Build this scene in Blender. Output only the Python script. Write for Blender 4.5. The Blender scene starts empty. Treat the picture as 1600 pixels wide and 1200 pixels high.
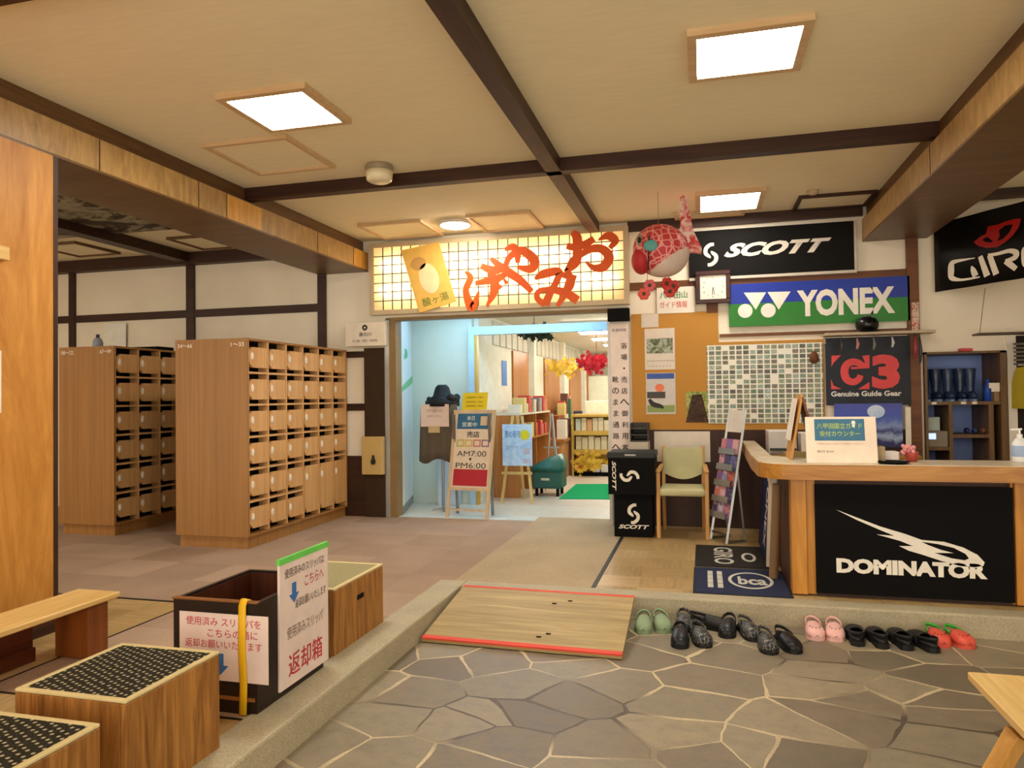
import bpy, bmesh, math, random
from mathutils import Vector, Matrix
random.seed(7)
C = bpy.context.scene.collection
scene = bpy.context.scene

# ------------------------------------------------------------------ camera, light, exposure
CAM = Vector((0.0, 0.0, 1.43))
FPX = 1137.45                                   # focal length in pixels of the 1600x1200 frame
RT = Vector((0.96727586, 0.25342743, -0.01232636))
UP = Vector((0.0166765, -0.01502412, 0.99974805))
FW = Vector((-0.25317839, 0.96723772, 0.01875876))
cam = bpy.data.cameras.new('camera'); cam.sensor_width = 36.0; cam.lens = FPX / 1600 * 36.0
cam.clip_start = 0.05; cam.clip_end = 100
co = bpy.data.objects.new('camera', cam); C.objects.link(co)
co.matrix_world = Matrix(((RT.x, UP.x, -FW.x, CAM.x), (RT.y, UP.y, -FW.y, CAM.y), (RT.z, UP.z, -FW.z, CAM.z), (0, 0, 0, 1)))
scene.camera = co

world = bpy.data.worlds.new('world'); scene.world = world; world.use_nodes = True
wb = world.node_tree.nodes['Background']
wb.inputs[0].default_value = (1.0, 0.91, 0.78, 1); wb.inputs[1].default_value = 1.3

vs = scene.view_settings
scene.display_settings.display_device = 'sRGB'
vs.view_transform = 'Standard'; vs.look = 'None'; vs.gamma = 1.0; vs.use_curve_mapping = False; vs.exposure = 1.15

PANEL_W = 25.0        # emission of the square ceiling panels
ROUND_W = 30.0
COOL_W = 10.5

# ------------------------------------------------------------------ helpers
X, Y, Z = Vector((1, 0, 0)), Vector((0, 1, 0)), Vector((0, 0, 1))
S = 0.13              # height of the raised floor over the stone floor
W = 7.46              # back wall
CEIL = 3.2

def ray(px, py): return RT * ((px - 800) / FPX) + UP * ((600 - py) / FPX) + FW
def at_z(px, py, z=S): d = ray(px, py); return CAM + d * ((z - CAM.z) / d.z)
def at_y(px, py, y=W): d = ray(px, py); return CAM + d * (y / d.y)
def at_x(px, py, x): d = ray(px, py); return CAM + d * (x / d.x)
def on_plane(px, py, P, N): d = ray(px, py); return CAM + d * ((P - CAM).dot(N) / d.dot(N))

def sub(a): return a if isinstance(a, (list, tuple)) else (a, a, a)

class Mat:
    def __init__(s, name, rough=0.6, metal=0.0, spec=0.5):
        s.m = bpy.data.materials.new(name); s.m.use_nodes = True
        s.nt = s.m.node_tree; s.b = s.nt.nodes['Principled BSDF']
        s.b.inputs['Roughness'].default_value = rough; s.b.inputs['Metallic'].default_value = metal
        s.b.inputs['Specular IOR Level'].default_value = spec
    def n(s, t, **kw):
        nd = s.nt.nodes.new(t)
        for k, v in kw.items(): setattr(nd, k, v)
        return nd
    def l(s, a, b): s.nt.links.new(a, b)
    def coord(s, scale=(1, 1, 1), kind='Object', rot=(0, 0, 0)):
        tc = s.n('ShaderNodeTexCoord'); mp = s.n('ShaderNodeMapping')
        mp.inputs['Scale'].default_value = scale; mp.inputs['Rotation'].default_value = rot
        s.l(tc.outputs[kind], mp.inputs['Vector']); return mp.outputs['Vector']
    def noise(s, vec, scale, detail=4, rough=0.55, dist=0.0):
        nd = s.n('ShaderNodeTexNoise'); nd.inputs['Scale'].default_value = scale; nd.inputs['Detail'].default_value = detail
        nd.inputs['Roughness'].default_value = rough; nd.inputs['Distortion'].default_value = dist
        s.l(vec, nd.inputs['Vector']); return nd.outputs['Fac']
    def ramp(s, fac, stops):
        r = s.n('ShaderNodeValToRGB'); e = r.color_ramp.elements
        while len(e) < len(stops): e.new(0.5)
        for el, (p, c) in zip(e, stops): el.position = p; el.color = (*c, 1) if len(c) == 3 else c
        s.l(fac, r.inputs['Fac']); return r.outputs['Color']
    def mix(s, f, a, b, mode='MIX'):
        m = s.n('ShaderNodeMix', data_type='RGBA', blend_type=mode)
        for sock, v in ((m.inputs[0], f), (m.inputs[6], a), (m.inputs[7], b)):
            if hasattr(v, 'is_output'): s.l(v, sock)
            elif isinstance(v, (int, float)): sock.default_value = v
            else: sock.default_value = (*v, 1)
        return m.outputs[2]
    def math(s, op, a, b=0.0):
        m = s.n('ShaderNodeMath', operation=op)
        for sock, v in ((m.inputs[0], a), (m.inputs[1], b)):
            if hasattr(v, 'is_output'): s.l(v, sock)
            else: sock.default_value = v
        return m.outputs[0]
    def col(s, c):
        if hasattr(c, 'is_output'): s.l(c, s.b.inputs['Base Color'])
        else: s.b.inputs['Base Color'].default_value = (*c, 1)
        return s
    def bump(s, h, strength=0.3, dist=0.01):
        b = s.n('ShaderNodeBump'); b.inputs['Strength'].default_value = strength; b.inputs['Distance'].default_value = dist
        s.l(h, b.inputs['Height']); s.l(b.outputs['Normal'], s.b.inputs['Normal']); return s

def hexc(h):
    v = [int(h[i:i + 2], 16) / 255 for i in (0, 2, 4)]
    return tuple(c / 12.92 if c <= 0.04045 else ((c + 0.055) / 1.055) ** 2.4 for c in v)

_cache = {}
def flat(h, rough=0.6, metal=0.0, spec=0.4):
    k = (h, rough, metal, spec)
    if k not in _cache:
        m = Mat('paint_' + h, rough, metal, spec); c = hexc(h)
        v = m.noise(m.coord(), 9, 3)
        m.col(m.ramp(v, [(0.3, tuple(x * 0.93 for x in c)), (0.7, tuple(min(1, x * 1.05) for x in c))]))
        _cache[k] = m.m
    return _cache[k]
def wood(name, a, b, axis='Z', scale=14, rough=0.45, stretch=0.06, dist=1.0, spec=0.4):
    m = Mat(name, rough, 0, spec); sc = [1, 1, 1]; sc['XYZ'.index(axis)] = stretch
    v = m.coord(tuple(sc))
    n1 = m.noise(v, scale, 6, 0.6, dist); n2 = m.noise(v, scale * 5, 3, 0.6)
    f = m.math('ADD', m.math('MULTIPLY', n1, 0.75), m.math('MULTIPLY', n2, 0.25))
    a, b = hexc(a), hexc(b)
    m.col(m.ramp(f, [(0.34, a), (0.5, tuple((p + q) / 2 for p, q in zip(a, b))), (0.64, b)]))
    m.bump(f, 0.12, 0.003)
    return m.m

def world_loc(o):
    v = Vector((0, 0, 0))
    while o is not None: v = v + o.location; o = o.parent
    return v
def tag(o, label=None, cat=None, group=None, kind=None):
    for k, v in (('label', label), ('category', cat), ('group', group), ('kind', kind)):
        if v: o[k] = v
    return o
def thing(name, label, cat, loc, group=None):
    o = bpy.data.objects.new(name, None); C.objects.link(o); o.location = loc; o.empty_display_size = 0.05
    return tag(o, label, cat, group)
def link(name, me, mat, parent=None, smooth=False):
    o = bpy.data.objects.new(name, me); C.objects.link(o)
    if mat and not me.materials: me.materials.append(mat)
    if parent is not None:
        me.transform(Matrix.Translation(-world_loc(parent))); o.parent = parent
    else:
        vs_ = [v.co for v in me.vertices]
        lo = [min(v[i] for v in vs_) for i in range(3)]; hi = [max(v[i] for v in vs_) for i in range(3)]
        c = Vector(((lo[0] + hi[0]) / 2, (lo[1] + hi[1]) / 2, lo[2]))
        me.transform(Matrix.Translation(-c)); o.location = c
    if smooth:
        for p in me.polygons: p.use_smooth = True
    return o
def obj(name, bm, mat, parent=None, smooth=False):
    bmesh.ops.recalc_face_normals(bm, faces=bm.faces[:])
    me = bpy.data.meshes.new(name); bm.to_mesh(me); bm.free()
    return link(name, me, mat, parent, smooth)
def struct(name, bm, mat, smooth=False):
    return tag(obj(name, bm, mat, None, smooth), kind='structure')
def single(name, bm, mat, label, cat, group=None, smooth=False, kind=None):
    return tag(obj(name, bm, mat, None, smooth), label, cat, group, kind)

def BM(): return bmesh.new()
def box(bm, lo, hi, r=0.0, seg=1):
    """axis-aligned box with optional rounded edges"""
    t = bmesh.new(); bmesh.ops.create_cube(t, size=1)
    c = [(a + b) / 2 for a, b in zip(lo, hi)]; s_ = [abs(b - a) for a, b in zip(lo, hi)]
    bmesh.ops.transform(t, matrix=Matrix.Translation(c) @ Matrix.Diagonal((*s_, 1)), verts=t.verts)
    if r > 0: bmesh.ops.bevel(t, geom=t.edges[:], offset=min(r, min(s_) * 0.45), segments=seg, affect='EDGES', profile=0.5)
    merge(bm, t); return bm
def merge(bm, t):
    me = bpy.data.meshes.new('t'); t.to_mesh(me); t.free(); bm.from_mesh(me); bpy.data.meshes.remove(me)
def obox(bm, P, U, V, N, u, v, n, r=0.0):
    """box spanned by three axes from P; u, v, n are (low, high) along each"""
    t = bmesh.new(); bmesh.ops.create_cube(t, size=1)
    s_ = [u[1] - u[0], v[1] - v[0], n[1] - n[0]]
    if r > 0:
        bmesh.ops.transform(t, matrix=Matrix.Diagonal((*s_, 1)), verts=t.verts)
        bmesh.ops.bevel(t, geom=t.edges[:], offset=min(r, min(s_) * 0.45), segments=1, affect='EDGES')
    else: bmesh.ops.transform(t, matrix=Matrix.Diagonal((*s_, 1)), verts=t.verts)
    for q in t.verts:
        a = q.co
        q.co = P + U * (a.x + (u[0] + u[1]) / 2) + V * (a.y + (v[0] + v[1]) / 2) + N * (a.z + (n[0] + n[1]) / 2)
    merge(bm, t); return bm
def rod(bm, p0, p1, r0, r1=None, n=10):
    r1 = r0 if r1 is None else r1
    p0, p1 = Vector(p0), Vector(p1); d = p1 - p0; L = d.length
    t = bmesh.new(); bmesh.ops.create_cone(t, cap_ends=True, segments=n, radius1=r0, radius2=r1, depth=L)
    rot = d.to_track_quat('Z', 'Y').to_matrix().to_4x4()
    bmesh.ops.transform(t, matrix=Matrix.Translation((p0 + p1) / 2) @ rot, verts=t.verts); merge(bm, t); return bm
def bar(bm, p0, p1, w, h, up=Z, r=0.0):
    """rectangular bar from p0 to p1, w across, h along 'up'"""
    p0, p1 = Vector(p0), Vector(p1); d = (p1 - p0); L = d.length; d.normalize()
    u = (up - d * up.dot(d)).normalized(); s_ = d.cross(u)
    return obox(bm, p0, d, s_, u, (0, L), (-w / 2, w / 2), (-h / 2, h / 2), r)
def tube(bm, pts, r, n=8):
    pts = [Vector(p) for p in pts]
    rings = []
    for i, p in enumerate(pts):
        d = (pts[min(i + 1, len(pts) - 1)] - pts[max(i - 1, 0)]).normalized()
        a = d.orthogonal().normalized() if i == 0 else (a - d * a.dot(d)).normalized()
        b = d.cross(a); rr = r[i] if isinstance(r, (list, tuple)) else r
        rings.append([bm.verts.new(p + (a * math.cos(2 * math.pi * k / n) + b * math.sin(2 * math.pi * k / n)) * rr) for k in range(n)])
    for A, B_ in zip(rings, rings[1:]):
        for k in range(n): bm.faces.new((A[k], A[(k + 1) % n], B_[(k + 1) % n], B_[k]))
    bm.faces.new(rings[0][::-1]); bm.faces.new(rings[-1]); return bm
def lathe(bm, c, prof, n=24):
    """profile of (radius, z) around the vertical through c"""
    rings = []
    for r, z in prof:
        rings.append([bm.verts.new((c[0] + r * math.cos(2 * math.pi * k / n), c[1] + r * math.sin(2 * math.pi * k / n), c[2] + z)) for k in range(n)])
    for A, B_ in zip(rings, rings[1:]):
        for k in range(n): bm.faces.new((A[k], A[(k + 1) % n], B_[(k + 1) % n], B_[k]))
    bm.faces.new(rings[0][::-1]); bm.faces.new(rings[-1]); return bm
def ball(bm, c, r, seg=14, rings=9):
    t = bmesh.new(); bmesh.ops.create_uvsphere(t, u_segments=seg, v_segments=rings, radius=1)
    bmesh.ops.transform(t, matrix=Matrix.Translation(c) @ Matrix.Diagonal((*sub(r), 1)), verts=t.verts); merge(bm, t); return bm
def prism(bm, pts, lo, hi, ax='Z'):
    """polygon pts extruded along an axis"""
    def P(p, h): return {'Z': (p[0], p[1], h), 'Y': (p[0], h, p[1]), 'X': (h, p[0], p[1])}[ax]
    a = [bm.verts.new(P(p, lo)) for p in pts]; b = [bm.verts.new(P(p, hi)) for p in pts]
    bm.faces.new(a[::-1]); bm.faces.new(b)
    for i in range(len(pts)): bm.faces.new((a[i], a[(i + 1) % len(pts)], b[(i + 1) % len(pts)], b[i]))
    return bm

def _curve_mesh(cu):
    o = bpy.data.objects.new('tmp', cu); C.objects.link(o); bpy.context.view_layer.update()
    me = bpy.data.meshes.new_from_object(o.evaluated_get(bpy.context.evaluated_depsgraph_get()))
    bpy.data.objects.remove(o); bpy.data.curves.remove(cu); return me
def place(me, P, U, V, th, lift):
    N = U.cross(V)
    for v in me.vertices: v.co = P + U * v.co.x + V * v.co.y + N * (v.co.z + th / 2 + lift)
def text(body, mat, parent, P, U, V, w=None, h=None, bold=0.0, shear=0.0, th=0.0008, lift=0.0004, name='lettering', align='C', line=1.0):
    cjk = any(ord(c) > 0x2fff for c in body); dup = bold if cjk else 0.0
    if cjk: bold = 0.0
    cu = bpy.data.curves.new('t', 'FONT'); cu.body = body; cu.offset = bold; cu.shear = shear; cu.extrude = 0.0; cu.resolution_u = 3
    cu.space_line = line; cu.align_x = 'CENTER' if align == 'C' else 'LEFT'
    me = _curve_mesh(cu)
    if not me.vertices: return None
    xs = [v.co.x for v in me.vertices]; ys = [v.co.y for v in me.vertices]
    bw, bh = max(xs) - min(xs), max(ys) - min(ys)
    sx = w / bw if w else h / bh
    sy = h / bh if h else sx
    cx = (min(xs) + max(xs)) / 2 if align == 'C' else min(xs); cy = (min(ys) + max(ys)) / 2
    for v in me.vertices: v.co = Vector(((v.co.x - cx) * sx, (v.co.y - cy) * sy, 0))
    if dup:       # heavier stroke for dense characters: a second set of outlines set slightly aside
        nv = len(me.vertices); src = [v.co.copy() for v in me.vertices]; fs = [tuple(p.vertices) for p in me.polygons]; d = dup * 1.6 * sx
        me2 = bpy.data.meshes.new('t2'); allv = []; allf = []
        for k, (ox, oy) in enumerate(((0, 0), (d, 0), (d * 0.5, d * 0.6))):
            allv += [(v.x + ox, v.y + oy, 0.00005 * k) for v in src]; allf += [tuple(i + nv * k for i in f) for f in fs]
        me2.from_pydata(allv, [], allf); bpy.data.meshes.remove(me); me = me2
    me.materials.clear(); place(me, P, U, V, 0, lift + th)
    return link(name, me, mat, parent)
def shape(loops, mat, parent, P, U, V, th=0.0008, lift=0.0004, name='emblem'):
    """flat figure bounded by loops (holes allowed) in the plane P, U, V"""
    cu = bpy.data.curves.new('s', 'CURVE'); cu.dimensions = '2D'; cu.fill_mode = 'BOTH'; cu.extrude = th / 2
    for lp in loops:
        sp = cu.splines.new('POLY'); sp.points.add(len(lp) - 1); sp.use_cyclic_u = True
        for q, p in zip(sp.points, lp): q.co = (p[0], p[1], 0, 1)
    me = _curve_mesh(cu); place(me, P, U, V, th, lift)
    return link(name, me, mat, parent)
def smooth_line(pts, k=6):
    """Catmull-Rom through (x, y, width) points"""
    q = [pts[0]] + list(pts) + [pts[-1]]; out = []
    for i in range(1, len(q) - 2):
        for j in range(k):
            t = j / k; a, b, c, d = q[i - 1], q[i], q[i + 1], q[i + 2]
            out.append(tuple(0.5 * (2 * b[m] + (c[m] - a[m]) * t + (2 * a[m] - 5 * b[m] + 4 * c[m] - d[m]) * t * t + (3 * b[m] - a[m] - 3 * c[m] + d[m]) * t ** 3) for m in range(3)))
    out.append(pts[-1]); return out
def brush(strokes, mat, parent, P, U, V, th=0.002, lift=0.0004, name='lettering'):
    """brush strokes: lists of (x, y, width) in the plane P, U, V"""
    bm = BM(); N = U.cross(V)
    for si, s_ in enumerate(strokes):
        pts = smooth_line(s_); L = []; R_ = []; lift += 0.0004
        for i, p in enumerate(pts):
            a = pts[max(i - 1, 0)]; b = pts[min(i + 1, len(pts) - 1)]
            dx, dy = b[0] - a[0], b[1] - a[1]; n = math.hypot(dx, dy) or 1
            ox, oy = -dy / n * max(p[2], 1e-4) / 2, dx / n * max(p[2], 1e-4) / 2
            L.append((p[0] + ox, p[1] + oy)); R_.append((p[0] - ox, p[1] - oy))
        g = lambda q, h: bm.verts.new(P + U * q[0] + V * q[1] + N * h)
        rows = [[g(q, lift + th) for q in L], [g(q, lift + th) for q in R_], [g(q, lift) for q in R_], [g(q, lift) for q in L]]
        for a in range(4):
            A, B_ = rows[a], rows[(a + 1) % 4]
            for i in range(len(pts) - 1): bm.faces.new((A[i], A[i + 1], B_[i + 1], B_[i]))
        for e in (0, -1): bm.faces.new([r[e] for r in rows])
    return obj(name, bm, mat, parent)
def ring(cx, cy, rx, ry, n=40): return [(cx + rx * math.cos(2 * math.pi * i / n), cy + ry * math.sin(2 * math.pi * i / n)) for i in range(n)]
def rect(x0, y0, x1, y1): return [(x0, y0), (x1, y0), (x1, y1), (x0, y1)]
def copy_tree(o, parent=None):
    c = o.copy(); C.objects.link(c)
    if parent is not None: c.parent = parent
    for ch in list(o.children): copy_tree(ch, c)
    return c
def turn(root, ang, loc=None):
    root.rotation_euler = (0, 0, ang)
    if loc is not None: root.location = loc
    return root

# ------------------------------------------------------------------ materials
def m_plaster(name, h, var=0.06, rough=0.85):
    m = Mat(name, rough, 0, 0.2); c = hexc(h); v = m.coord()
    f = m.noise(v, 1.6, 5); g = m.noise(v, 60, 3)
    m.col(m.ramp(f, [(0.3, tuple(x * (1 - var) for x in c)), (0.7, tuple(min(1, x * (1 + var)) for x in c))])); m.bump(g, 0.15, 0.003)
    return m.m
def m_ceiling():
    m = Mat('ceiling_plaster', 0.9, 0, 0.1); c = hexc('f3e8c6'); v = m.coord((1, 7, 1))
    f = m.noise(v, 5, 5, 0.6); g = m.noise(m.coord((0.3, 1, 1)), 1.2, 3)
    k = m.math('ADD', m.math('MULTIPLY', f, 0.5), m.math('MULTIPLY', g, 0.5))
    m.col(m.ramp(k, [(0.3, tuple(x * 0.93 for x in c)), (0.7, tuple(x * 1.06 for x in c))])); m.bump(f, 0.2, 0.003)
    return m.m
def m_stone():
    m = Mat('flagstone', 0.5, 0, 0.5); v = m.coord((1.0, 1.18, 1.0), rot=(0, 0, 0.35))
    nz = m.n('ShaderNodeTexNoise'); nz.inputs['Scale'].default_value = 2.2; nz.inputs['Detail'].default_value = 3; m.l(v, nz.inputs['Vector'])
    add = m.n('ShaderNodeVectorMath', operation='MULTIPLY_ADD'); m.l(nz.outputs['Color'], add.inputs[0])
    add.inputs[1].default_value = (0.08, 0.08, 0.0); m.l(v, add.inputs[2])
    vor = m.n('ShaderNodeTexVoronoi', feature='DISTANCE_TO_EDGE', voronoi_dimensions='2D'); vor.inputs['Scale'].default_value = 2.75
    vc = m.n('ShaderNodeTexVoronoi', feature='F1', voronoi_dimensions='2D'); vc.inputs['Scale'].default_value = 2.75
    for q in (vor, vc): m.l(add.outputs[0], q.inputs['Vector'])
    n1 = m.noise(v, 14, 6, 0.65); n2 = m.noise(v, 90, 3)
    sep = m.n('ShaderNodeSeparateColor'); m.l(vc.outputs['Color'], sep.inputs[0])
    cell = m.ramp(sep.outputs[0], [(0.0, hexc('736753')), (0.4, hexc('877a65')), (0.7, hexc('948972')), (1.0, hexc('a19276'))])
    tone = m.math('ADD', m.math('MULTIPLY', n1, 0.7), m.math('MULTIPLY', n2, 0.3))
    st = m.mix(0.75, cell, m.ramp(tone, [(0.3, (0.45, 0.45, 0.45)), (0.5, (0.85, 0.85, 0.85)), (0.7, (1.15, 1.1, 1.05))]), 'MULTIPLY')
    width = m.math('ADD', 0.004, m.math('MULTIPLY', m.math('POWER', m.noise(v, 3.5, 2), 2.0), 0.085))
    edge = m.math('DIVIDE', vor.outputs['Distance'], width)
    f = m.ramp(edge, [(0.75, (0, 0, 0)), (1.0, (1, 1, 1))])
    low = m.ramp(m.noise(v, 0.9, 1), [(0.42, (0, 0, 0)), (0.56, (1, 1, 1))])
    m.col(m.mix(f, m.mix(low, hexc('55483a'), m.ramp(n2, [(0.3, hexc('b7a37c')), (0.7, hexc('dccba5'))])), st))
    h = m.math('ADD', m.math('MULTIPLY', f, 0.7), m.math('MULTIPLY', tone, 0.5)); m.bump(h, 0.5, 0.012)
    m.l(m.ramp(tone, [(0.3, (0.35,) * 3), (0.7, (0.6,) * 3)]), m.b.inputs['Roughness'])
    return m.m
def m_tiles(name, size, cols, grain=120, rough=0.9, mixv=1.0, bump=0.2):
    m = Mat(name, rough, 0, 0.15); v = m.coord((1 / size, 1 / size, 1 / size))
    fl = m.n('ShaderNodeVectorMath', operation='FLOOR'); m.l(v, fl.inputs[0])
    wn = m.n('ShaderNodeTexWhiteNoise', noise_dimensions='2D'); m.l(fl.outputs[0], wn.inputs['Vector'])
    c = m.ramp(wn.outputs['Value'], [(i / (len(cols) - 1), hexc(k)) for i, k in enumerate(cols)])
    g = m.noise(m.coord(), grain, 3); b = m.noise(m.coord(), 2.0, 3)
    c = m.mix(1.0, c, m.ramp(g, [(0.3, (0.82,) * 3), (0.7, (1.12,) * 3)]), 'MULTIPLY')
    c = m.mix(1.0, c, m.ramp(b, [(0.3, (0.9,) * 3), (0.7, (1.06,) * 3)]), 'MULTIPLY')
    m.col(c); m.bump(g, bump, 0.004); return m.m
def m_parquet():
    m = Mat('parquet', 0.4, 0, 0.45); sz = 0.3; v = m.coord((1 / sz,) * 3)
    fl = m.n('ShaderNodeVectorMath', operation='FLOOR'); m.l(v, fl.inputs[0])
    wn = m.n('ShaderNodeTexWhiteNoise', noise_dimensions='2D'); m.l(fl.outputs[0], wn.inputs['Vector'])
    sep = m.n('ShaderNodeSeparateXYZ'); m.l(fl.outputs[0], sep.inputs[0])
    par = m.math('MODULO', m.math('ABSOLUTE', m.math('ADD', sep.outputs[0], sep.outputs[1])), 2)
    g1 = m.noise(m.coord((1, 0.08, 1)), 40, 4); g2 = m.noise(m.coord((0.08, 1, 1)), 40, 4)
    g = m.mix(par, g1, g2)
    c = m.ramp(wn.outputs['Value'], [(0, hexc('a48755')), (0.5, hexc('b59764')), (1, hexc('c6a876'))])
    m.col(m.mix(1.0, c, m.ramp(g, [(0.3, (0.75,) * 3), (0.7, (1.12,) * 3)]), 'MULTIPLY')); return m.m
def m_granite():
    m = Mat('granite_curb', 0.7, 0, 0.3); v = m.coord()
    g = m.noise(v, 220, 3); b = m.noise(v, 4, 4)
    c = m.ramp(g, [(0.35, hexc('a1957a')), (0.5, hexc('b2a78a')), (0.65, hexc('c3b99c'))])
    m.col(m.mix(1.0, c, m.ramp(b, [(0.3, (0.88,) * 3), (0.7, (1.06,) * 3)]), 'MULTIPLY')); m.bump(g, 0.3, 0.004); return m.m
def m_dots():
    m = Mat('dotted_mat', 0.95, 0, 0.1); v = m.coord((38, 38, 38), rot=(0, 0, 0.4))
    vo = m.n('ShaderNodeTexVoronoi', voronoi_dimensions='2D'); vo.inputs['Scale'].default_value = 1; vo.inputs['Randomness'].default_value = 0.25
    m.l(v, vo.inputs['Vector'])
    f = m.ramp(vo.outputs['Distance'], [(0.16, (1, 1, 1)), (0.26, (0, 0, 0))])
    g = m.noise(m.coord(), 160, 2)
    m.col(m.mix(f, m.ramp(g, [(0.3, hexc('1b1a15')), (0.7, hexc('403c30'))]), hexc('b9ae90'))); m.bump(f, 0.5, 0.004); return m.m
def m_speckle(name, a, b, scale=200):
    m = Mat(name, 0.95, 0, 0.1); g = m.noise(m.coord(), scale, 2)
    m.col(m.ramp(g, [(0.38, hexc(a)), (0.6, hexc(b))])); m.bump(g, 0.4, 0.004); return m.m
def m_photos(sx=15.5, sz=21):
    m = Mat('photo_collage', 0.35, 0, 0.5); v = m.coord((sx, 1, sz))
    fr = m.n('ShaderNodeVectorMath', operation='FRACTION'); m.l(v, fr.inputs[0])
    fl = m.n('ShaderNodeVectorMath', operation='FLOOR'); m.l(v, fl.inputs[0])
    wn = m.n('ShaderNodeTexWhiteNoise', noise_dimensions='3D'); m.l(fl.outputs[0], wn.inputs['Vector'])
    sp = m.n('ShaderNodeSeparateXYZ'); m.l(fr.outputs[0], sp.inputs[0])
    def inside(a): return m.math('MULTIPLY', m.math('GREATER_THAN', a, 0.1), m.math('LESS_THAN', a, 0.9))
    ins = m.math('MULTIPLY', inside(sp.outputs[0]), inside(sp.outputs[2]))
    ins = m.math('MULTIPLY', ins, m.math('GREATER_THAN', wn.outputs['Value'], 0.09))
    c = m.ramp(wn.outputs['Value'], [(0.1, hexc('59684c')), (0.3, hexc('8b8f7a')), (0.45, hexc('4c4a3f')), (0.6, hexc('93a07c')), (0.75, hexc('75635a')), (0.9, hexc('9fb3a6')), (1, hexc('55795f'))])
    d = m.noise(m.coord(), 46, 4, 0.7)
    c = m.mix(1.0, c, m.ramp(d, [(0.3, (0.3,) * 3), (0.5, (0.9,) * 3), (0.68, (1.5,) * 3)]), 'MULTIPLY')
    m.col(m.mix(ins, hexc('e6e2d2'), c)); return m.m
def m_emit(name, h, s_):
    m = Mat(name, 0.5); c = hexc(h)
    m.b.inputs['Base Color'].default_value = (0.8, 0.8, 0.8, 1)
    m.b.inputs['Emission Color'].default_value = (*c, 1); m.b.inputs['Emission Strength'].default_value = s_; return m.m
def m_glass(name, h, alpha=0.15):
    m = Mat(name, 0.1, 0, 0.5); m.col(hexc(h)); m.b.inputs['Alpha'].default_value = alpha; return m.m
def m_blotch(name, stops, scale=4, rough=0.6, stretch=(1, 1, 1), dist=1.5):
    m = Mat(name, rough, 0, 0.3); f = m.noise(m.coord(stretch), scale, 5, 0.6, dist)
    m.col(m.ramp(f, [(p, hexc(c)) for p, c in stops])); return m.m

M_CEIL = m_ceiling()
M_WALL = m_plaster('cream_plaster', 'f0e6d0')
M_WALLC = m_plaster('cool_white_plaster', 'dbe6e4')  # blue cast of the vestibule lighting mixed into the wall colour
M_DARK = wood('dark_stained_wood', '2a150b', '452616', 'X', 20, 0.5)
M_DARKY = wood('dark_stained_wood_lengthwise', '2a150b', '4b2a18', 'Y', 20, 0.5)
M_DARKZ = wood('dark_stained_wood_upright', '2a170c', '4a2c18', 'Z', 20, 0.5)
M_TRIM = wood('brown_trim_wood', '55391f', '735230', 'Y', 16, 0.5)
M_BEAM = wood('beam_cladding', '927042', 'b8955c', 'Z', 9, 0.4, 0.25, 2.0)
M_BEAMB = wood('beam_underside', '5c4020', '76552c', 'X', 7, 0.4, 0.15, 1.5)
M_PANEL = wood('varnished_panel', 'b07228', 'd49746', 'Z', 5, 0.5, 0.2, 2.5)
M_LOCK = wood('locker_side_laminate', '936632', 'ab7a40', 'Z', 26, 0.4, 0.02, 0.3)
M_DOOR = wood('locker_door_laminate', 'cf9a5e', 'e2b377', 'Z', 20, 0.4, 0.05, 0.3)
M_STEP = wood('rough_cedar', '704316', 'ba823e', 'Z', 17, 0.55, 0.07, 2.0)
M_PALE = wood('pale_pine', 'd3ab62', 'ecca88', 'Y', 9, 0.45, 0.07, 2.0)
M_PLY = wood('ramp_plywood', '8f7849', 'bba26c', 'X', 12, 0.55, 0.06, 1.5)
M_COUNT = wood('counter_wood', '9a6224', 'c08a40', 'X', 10, 0.3, 0.1, 2.0)
M_POST = wood('post_wood', 'ad6f22', 'd29440', 'Z', 8, 0.35, 0.08, 2.0)
M_CHAIRW = wood('chair_beech', 'c08a48', 'd9a866', 'Z', 14, 0.4, 0.08)
M_CARPET = m_tiles('carpet_tiles', 0.5, ['a48a74', 'ad937d', 'b79d86'], 130)
M_LINO = m_tiles('path_carpet', 3.0, ['b5a181', 'b5a181'], 150)
M_PARQ = m_parquet(); M_STONE = m_stone(); M_GRAN = m_granite(); M_DOTS = m_dots()
M_BLACK = flat('0a0909', 0.7, 0, 0.12); M_RUBBER = flat('121212', 0.55); M_WHITE = flat('ece5d6', 0.5); M_PAPER = flat('efe4d6', 0.8)
M_INK = flat('2a2522', 0.8); M_RED = flat('c23a3f', 0.7); M_STEEL = flat('9a9a96', 0.3, 0.9); M_ALU = flat('b9bbb8', 0.35, 0.7)
M_CREAMW = flat('f0e9d8', 0.5)

# ------------------------------------------------------------------ the setting
bm = BM(); box(bm, (-1.75, -1.6, -0.1), (5.0, 4.9, 0.0)); struct('floor_stone', bm, M_STONE)
bm = BM(); box(bm, (-9.5, 4.05, 0.0), (-1.735, W + 0.02, S)); box(bm, (-3.2, 2.62, 0.0), (-1.84, 4.05, S)); struct('floor_carpet', bm, M_CARPET)
bm = BM(); box(bm, (-1.735, 4.94, 0.0), (-0.757, 7.75, S)); struct('floor_path', bm, M_LINO)
bm = BM(); box(bm, (-0.727, 4.94, 0.0), (5.0, W + 0.6, S)); box(bm, (-9.5, -1.6, 0.0), (-3.21, 4.03, S)); box(bm, (-3.2, -1.6, 0.0), (-1.84, 2.61, S))
struct('floor_parquet', bm, M_PARQ)
bm = BM(); box(bm, (-0.757, 4.94, 0.0), (-0.727, W, S + 0.004)); box(bm, (-9.5, 4.03, 0.0), (-3.2, 4.05, S + 0.004)); box(bm, (-3.21, 2.61, 0.0), (-3.2, 4.05, S + 0.003)); box(bm, (-3.21, 2.605, 0.0), (-1.84, 2.62, S + 0.002))
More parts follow.
